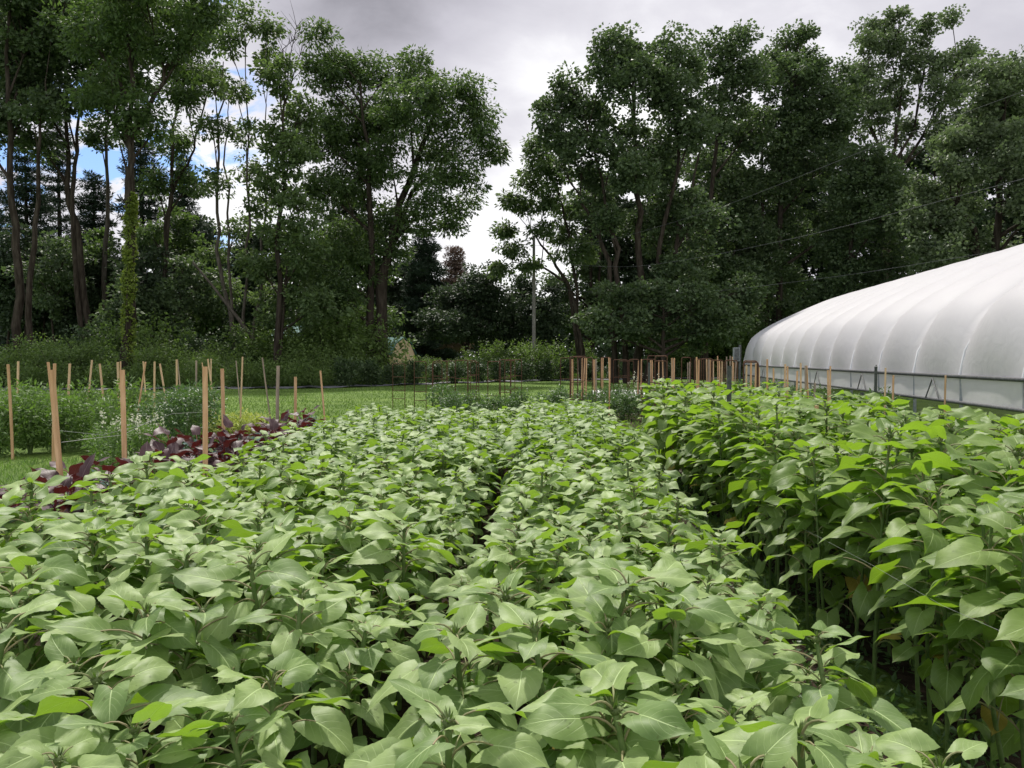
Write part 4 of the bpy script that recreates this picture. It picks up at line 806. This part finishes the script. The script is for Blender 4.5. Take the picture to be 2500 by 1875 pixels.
fr6 = [(412, 490, 178, 24.5, 'rusty frame standing farthest left on the lawn'), (550, 624, 163, 23.5, 'second rusty frame from the left on the lawn'), (663, 727, 172, 25.5, 'third rusty frame from the left, narrow'), (668, 762, 160, 22, 'wide rusty frame overlapping the third from the left'), (752, 812, 160, 24, 'rusty frame behind the wide one'), (810, 892, 156, 22.5, 'rusty frame in the middle of the left group'), (888, 945, 158, 26, 'rusty frame leaning over the left dahlias'), (905, 960, 166, 28, 'small rusty frame at the back of the left group'), (1017, 1097, 163, 21, 'tall wide rusty frame right of the left group gap'), (1090, 1165, 152, 23, 'rusty frame touching the tall wide one'), (1125, 1190, 158, 25, 'rusty frame at the right end of the left group'), (1160, 1232, 152, 26, 'rusty frame behind the right end of the left group')]
for x0, x1, ty, Y, lab in fr6: frame_thing(z6(x0), z6(x1), 820 + ty / 2.602, Y, lab)
fr6b = [(1480, 1545, 140, 22), (1540, 1622, 134, 19), (1588, 1682, 138, 20), (1560, 1640, 130, 24), (1735, 1800, 137, 23), (1815, 1905, 152, 24), (1850, 1945, 160, 26), (1915, 1978, 150, 20), (1998, 2080, 150, 19), (2035, 2157, 127, 21), (2078, 2155, 160, 17)]
for i, (x0, x1, ty, Y) in enumerate(fr6b): frame_thing(z6(x0), z6(x1), 820 + ty / 2.602, Y, 'rusty metal frame in the tangle between the lawn gap and the stake cluster', group='rusty frames in the right tangle')
fr7 = [(0, 70, 122, 18), (158, 213, 130, 18.5), (335, 408, 147, 16.5), (420, 492, 147, 15.5), (275, 345, 138, 18), (237, 290, 140, 17.5)]
for i, (x0, x1, ty, Y) in enumerate(fr7): frame_thing(z7(x0), z7(x1), 820 + ty / 2.458, Y, 'rusty metal frame mixed into the dense stake cluster', group='rusty frames in the stake cluster')
frame_thing(z7(533), z7(617), 820 + 158 / 2.458, 13.5, 'dark rusty frame standing before the far end of the tunnel', rad=.011)
frame_thing(z7(530), z7(612), 820 + 150 / 2.458, 14.5, 'second dark rusty frame just behind the one at the tunnel end', rad=.01)
# string running through the tall bed
tw = MB(); tw.tube([P(1745, 1172, 8.0), P(1960, 1290, 4.3), P(2130, 1380, 3.1), P(2300, 1478, 2.45), P(2520, 1575, 2.0)], .0007, 3); tag(tw.build('trellis_twine', M['twine']), 'thin pale string stretched along the shaded side of the tall sunflowers', 'string')
for nm, pp in (('pale netting string sagging between the left stakes, upper', [(130, 1050, 9), (250, 1062, 8.5), (330, 1042, 9.5), (420, 1010, 11), (500, 1006, 12)]), ('pale netting string over the purple leaves, lower', [(150, 1080, 7), (230, 1070, 8), (300, 1062, 9), (380, 1020, 10.5)])):
    t2 = MB(); t2.tube([P(*q) for q in pp], .0025, 3); tag(t2.build('netting_string', M['twine']), nm, 'string')
# ------------------------------------------------------------------ high tunnel
def film_mat():
    m, t, out = newmat('tunnel_film'); tcn = t.add('ShaderNodeTexCoord'); v = tcn.outputs['Object']
    uv = t.add('ShaderNodeUVMap'); sp = t.add('ShaderNodeSeparateXYZ'); t.link(uv.outputs[0], sp.inputs[0])
    n = t.noise(1.2, 5, .6, v)
    low = t.math('SUBTRACT', 1.0, t.smooth(sp.outputs[1], .07, .15))
    mp = t.add('ShaderNodeMapping'); mp.inputs['Scale'].default_value = (1.0, 1.0, 1.0); t.link(v, mp.inputs[0])
    wr = t.noise(2.4, 2, .45, mp.outputs[0], 2.2)
    c = t.mix(t.smooth(n, .35, .7), (.70, .68, .715), (.74, .72, .755))
    hgt = t.math('ADD', t.math('MULTIPLY', t.math('MULTIPLY', wr, low), 2.2), t.math('MULTIPLY', n, .03))
    p = pbsdf(t, c, t.math('MULTIPLY_ADD', low, -.2, .58), .3, hgt, .12, .03)
    tr = t.add('ShaderNodeBsdfTranslucent'); tr.inputs[0].default_value = (.75, .74, .77, 1)
    mx = t.add('ShaderNodeMixShader'); mx.inputs[0].default_value = .35; t.link(p.outputs[0], mx.inputs[1]); t.link(tr.outputs[0], mx.inputs[2]); t.link(mx.outputs[0], out.inputs[0]); return m
def curtain_mat():
    m, t, out = newmat('curtain_film'); tcn = t.add('ShaderNodeTexCoord')
    n = t.noise(2.2, 5, .6, tcn.outputs['Object']); c = t.mix(n, (.70, .70, .70), (.80, .80, .80)); p = pbsdf(t, c, .45, .4, n, .4, .05)
    tr = t.add('ShaderNodeBsdfTranslucent'); tr.inputs[0].default_value = (.78, .78, .8, 1)
    mx = t.add('ShaderNodeMixShader'); mx.inputs[0].default_value = .45; t.link(p.outputs[0], mx.inputs[1]); t.link(tr.outputs[0], mx.inputs[2]); t.link(mx.outputs[0], out.inputs[0]); return m
M['bow'] = simple_mat('bow_film', (.80, .80, .83), (.88, .88, .9), 4, .4, .5, .1, .002); M['film'] = film_mat(); M['curtain'] = curtain_mat()
TN = Vector((7.84, 12.6, 0)); TF = Vector((11.45, 40.7, 0)); ax = (TF - TN).normalized(); root = empty('high_tunnel', TN, 0); tag(root, 'long white plastic covered growing tunnel with ribbed arched roof', 'greenhouse')
side = Vector((ax.y, -ax.x, 0)); TW = 12.4; EZ = 1.17; TH = 5.6; BAY = 2.36; NB = 15
ang = math.atan2(ax.y, ax.x) - math.pi / 2; root.rotation_euler = (0, 0, ang)   # local: +Y along tunnel, +X to the far side
Ltot = BAY * NB; y1 = (TF - TN).length; y0 = y1 - Ltot
PROF = [(0, EZ), (.06, 1.62), (.26, 2.02), (.8, 2.5), (1.5, 2.9), (2.8, 3.5), (3.8, 3.92), (5.0, 4.30), (6.2, 4.54), (7.2, 4.62)]
TW = 14.4
_px = [p[0] for p in PROF] + [TW - p[0] for p in PROF[-2::-1]]; _pz = [p[1] for p in PROF] + [p[1] for p in PROF[-2::-1]]
_d = np.concatenate([[0], np.cumsum(np.hypot(np.diff(_px), np.diff(_pz)))]); _d /= _d[-1]
def arch(s):    # s 0..1 from the near eave over the ridge to the other eave
    ks = [max(0, min(1, s + o)) for o in (-.012, 0, .012)]
    if s <= .012 or s >= .988: ks = [s]
    return float(np.mean([np.interp(k, _d, _px) for k in ks])), float(np.mean([np.interp(k, _d, _pz) for k in ks]))
ns, ny_ = 72, NB * 12; Vv, Uu = [], []
pr = [arch(i / ns) for i in range(ns + 1)]
for j in range(ny_ + 1):
    yy = y0 + Ltot * j / ny_; ph = (j / 12.) % 1.0; bulge = abs(math.sin(math.pi * ph)) ** .7 * .38
    for i in range(ns + 1):
        x, z = pr[i]; xa, za = pr[max(0, i - 1)]; xb, zb = pr[min(ns, i + 1)]; tx, tz = xb - xa, zb - za; l = math.hypot(tx, tz) + 1e-9; nx_, nz_ = -tz / l, tx / l
        f = bulge * (min(1, i / 5., (ns - i) / 5.)); Vv.append((x + nx_ * f, yy, z + nz_ * f)); Uu.append((j / 12., min(i, ns - i) / (ns / 2.)))
mb = MB(); i = np.arange(ny_)[:, None] * (ns + 1); j = np.arange(ns)[None, :]
mb.add(Vv, np.stack([i + j, i + j + 1, i + j + ns + 2, i + j + ns + 1], -1).reshape(-1, 4), Uu); mb.build('roof_cover', M['film'], root)
LZ = .70
for sx in (0, 1):
    x = TW * sx; sgn = -1 if sx == 0 else 1
    c = MB(); nn = NB * 6; Vv = []
    for k in range(nn + 1):
        yy = y0 + Ltot * k / nn; w1 = .02 * math.sin(k * 1.1) + .015 * math.sin(k * 2.7)
        Vv += [(x, yy, EZ - .02), (x + w1 * .6, yy, (EZ + LZ) / 2), (x + w1, yy, LZ + .02)]
    c.add(Vv, [[k * 3 + q, k * 3 + q + 1, k * 3 + q + 4, k * 3 + q + 3] for k in range(nn) for q in (0, 1)]); c.build('side_curtain', M['curtain'], root)
    r_ = MB(); r_.tube([(x + sgn * .03, y0, EZ), (x + sgn * .03, y1, EZ)], .038, 6); r_.build('hip_rail', M['dark_rail'], root)
    r_ = MB(); r_.tube([(x + sgn * .03, y0, LZ), (x + sgn * .03, y1, LZ)], .034, 6); r_.build('bottom_rail', M['dark_rail'], root)
    for k in range(NB + 1):
        p_ = MB(); p_.tube([(x - sgn * .03, y0 + k * BAY, 0), (x - sgn * .03, y0 + k * BAY, EZ)], .035, 8); p_.build('side_post', M['galv'], root)
    for k in range(NB):
        yc = y0 + (k + .5) * BAY
        if k % 2 == 0:
            v_ = MB(); v_.tube([(x + sgn * .05, yc - .36, LZ), (x + sgn * .05, yc, EZ - .06), (x + sgn * .05, yc + .36, LZ)], .014, 5); v_.build('lacing', M['dark_rail'], root)
for k in range(NB + 1):
    b_ = MB(); b_.tube([(x, y0 + k * BAY, z + .012) for x, z in pr[::2]], .034, 6); b_.build('bow', M['bow'], root)
for yy in (y0, y1):
    e = MB(); Vv = [(x, yy, 0.02) for x, z in pr] + [(x, yy, z - .01) for x, z in pr]; n_ = len(pr); e.add(Vv, [[q, q + 1, n_ + q + 1, n_ + q] for q in range(n_ - 1)]); ew = e.build('end_wall', M['curtain'], root)
    d_ = MB(); d_.box((TW / 2, yy + (-.05 if yy == y0 else .05), 1.1), (2.4, .06, 2.2)); d_.build('door', M['galv'], ew)
# crop inside / along the foot of the tunnel
for i in range(22):
    yy = i * 1.25 + 1.0; p = TN + ax * yy - side * rnd.uniform(.7, 1.6); o = inst('border_plant', (p.x, p.y, 0), (0, 0, rnd.uniform(0, 6.28)), rnd.uniform(.55, .8), dah[i % 4]); tag(o, 'low leafy plant growing along the foot of the tunnel side', 'plant', 'plants along the tunnel foot')
# ------------------------------------------------------------------ utility pole, wires, box
pr_ = empty('utility_pole', (GX(1303, 58), 58, 0)); tag(pr_, 'weathered grey wooden utility pole standing before the dark trees', 'utility pole')
H = P(1303, 575, 58).z; mb = MB(); mb.tube([(0, 0, 0), (.02, 0, H * .5), (0, 0, H)], [.14, .12, .09], 10); mb.build('pole', M['pole'], pr_)
for zz_ in (.97, .78, .58): m2 = MB(); m2.tube([(0, -.1, H * zz_), (.0, -.24, H * zz_)], .04, 6); m2.build('bracket', M['galv'], pr_)
for lab, pts_ in (('highest overhead wire crossing the right wood', [(1303, 600, 58), (1475, 592, 48.5), (1750, 512, 43), (2190, 335, 38), (2540, 208, 34)]), ('middle overhead wire crossing the right wood', [(1303, 640, 58), (1540, 655, 47), (1750, 622, 43), (2025, 563, 41), (2540, 425, 34)]), ('lowest overhead wire passing just above the tunnel roof', [(1303, 700, 58), (1540, 722, 48), (1750, 712, 46), (2100, 668, 44), (2540, 596, 42)])):
    q = [np.array(P(*p)) for p in pts_]; tt = np.linspace(0, 4, 33); qa = np.array(q); path = np.stack([np.interp(tt, range(5), qa[:, k]) for k in range(3)], 1)
    for _ in range(6): path[1:-1] = (path[:-2] + path[1:-1] * 2 + path[2:]) / 4
    wmb = MB(); wmb.tube(path, .009, 5); tag(wmb.build('overhead_wire', M['cable']), lab, 'wire', 'overhead wires')
bx = empty('meter_box', (GX(1800, 33), 33, 0)); tag(bx, 'grey electric box fixed on a post left of the tunnel end', 'electric box')
H = P(1800, 842, 33).z; m_ = MB(); m_.tube([(.1, 0, 0), (.1, 0, H)], .05, 8); m_.build('post', M['dark_rail'], bx); m_ = MB(); m_.box((-.06, -.05, H - .38), (.24, .14, .55)); m_.build('box', M['galv'], bx); m_ = MB(); m_.box((-.06, -.128, H - .38), (.19, .012, .48)); m_.build('lid', M['dark_rail'], bx)
# ------------------------------------------------------------------ little barn, far house, white ground cover
M['tan_wall'] = simple_mat('tan_siding', (.72, .55, .37), (.80, .63, .44), 4, .8, .2, .3, .01, (1, 1, .2)); M['teal_roof'] = simple_mat('teal_roofing', (.07, .17, .155), (.11, .24, .22), 6, .7, .3)
M['white_wall'] = simple_mat('white_siding', (.62, .64, .66), (.72, .73, .74), 4, .7); M['glass'] = simple_mat('window_glass', (.03, .035, .04), (.06, .07, .08), 2, .1, .6)
def barn():
    Y = 57; w2 = 1.5; root = empty('garden_barn', (GX(985, Y), Y, 0), R(38)); root.scale = (.62, .62, .90); tag(root, 'small tan barn with a teal gambrel roof half hidden by shrubs', 'shed')
    g = [(-w2, 0), (-w2, 1.9), (-w2 * .62, 2.75), (0, 3.2), (w2 * .62, 2.75), (w2, 1.9), (w2, 0)]; D = 4.6; mb = MB()
    V = [(x, 0, z) for x, z in g] + [(x, D, z) for x, z in g]; n = 7; mb.add(V, [[0, 1, 8, 7], [5, 6, 13, 12]], smooth=False); mb.add(V, [list(range(7)), list(range(13, 6, -1))], smooth=False); mb.build('wall', M['tan_wall'], root)
    rf = MB(); rg = [(x * 1.06, z + .05) for x, z in g[1:6]]; V = [(x, -.2, z) for x, z in rg] + [(x, D + .2, z) for x, z in rg] + [(x, -.2, z + .08) for x, z in rg] + [(x, D + .2, z + .08) for x, z in rg]
    F = []
    for k in range(4): F += [[k, k + 1, 5 + k + 1, 5 + k], [10 + k, 15 + k, 15 + k + 1, 10 + k + 1], [k, 10 + k, 11 + k, k + 1], [5 + k, 6 + k, 16 + k, 15 + k]]
    rf.add(V, F, smooth=False); rf.build('roof', M['teal_roof'], root)
    d_ = MB(); d_.box((0, -.03, .8), (1.2, .05, 1.5)); d_.build('door', M['tan_wall'], root)
barn()
def house():
    Y = 88; root = empty('far_house', (GX(660, Y), Y, 0), R(-8)); tag(root, 'white house glimpsed far off through the pale stem clump', 'house')
    mb = MB(); mb.box((0, 3, 1.9), (6, 6, 3.8)); mb.build('wall', M['white_wall'], root)
    rf = MB(); V = [(-3.3, -.3, 3.8), (3.3, -.3, 3.8), (3.3, 6.3, 3.8), (-3.3, 6.3, 3.8), (-3.3, 3, 5.4), (3.3, 3, 5.4)]; rf.add(V, [[0, 1, 5, 4], [2, 3, 4, 5]], smooth=False); rf.add(V, [[3, 0, 4], [1, 2, 5]], smooth=False); rf.build('roof', M['teal_roof'], root)
    for x in (-1.8, 0, 1.8): w_ = MB(); w_.box((x, -.03, 2.4), (.9, .08, 1.3)); w_.build('window', M['glass'], root)
house()
for i, (x0, x1, Y, dz) in enumerate(((1445, 1640, 31, .12), (1640, 1760, 29, .1), (1760, 1830, 27, .1))):
    mb = MB(); a, b = GX(x0, Y), GX(x1, Y); n = 16; xs = np.linspace(a, b, n); V = []
    for x in xs:
        for q in range(7): t = q / 6.; V.append((x, Y - .7 + t * 1.6, dz * math.sin(math.pi * t) * 2.2 + .02 + rnd.uniform(0, .03)))
    mb.add(V, [[k * 7 + q, k * 7 + q + 1, k * 7 + q + 8, k * 7 + q + 7] for k in range(n - 1) for q in range(6)]); tag(mb.build('row_cover', M['white_cover']), ['white fabric row cover on the ground behind the rusty frames', 'white fabric row cover behind the stake cluster', 'white fabric row cover nearest the tunnel end'][i], 'row cover', 'white row covers')
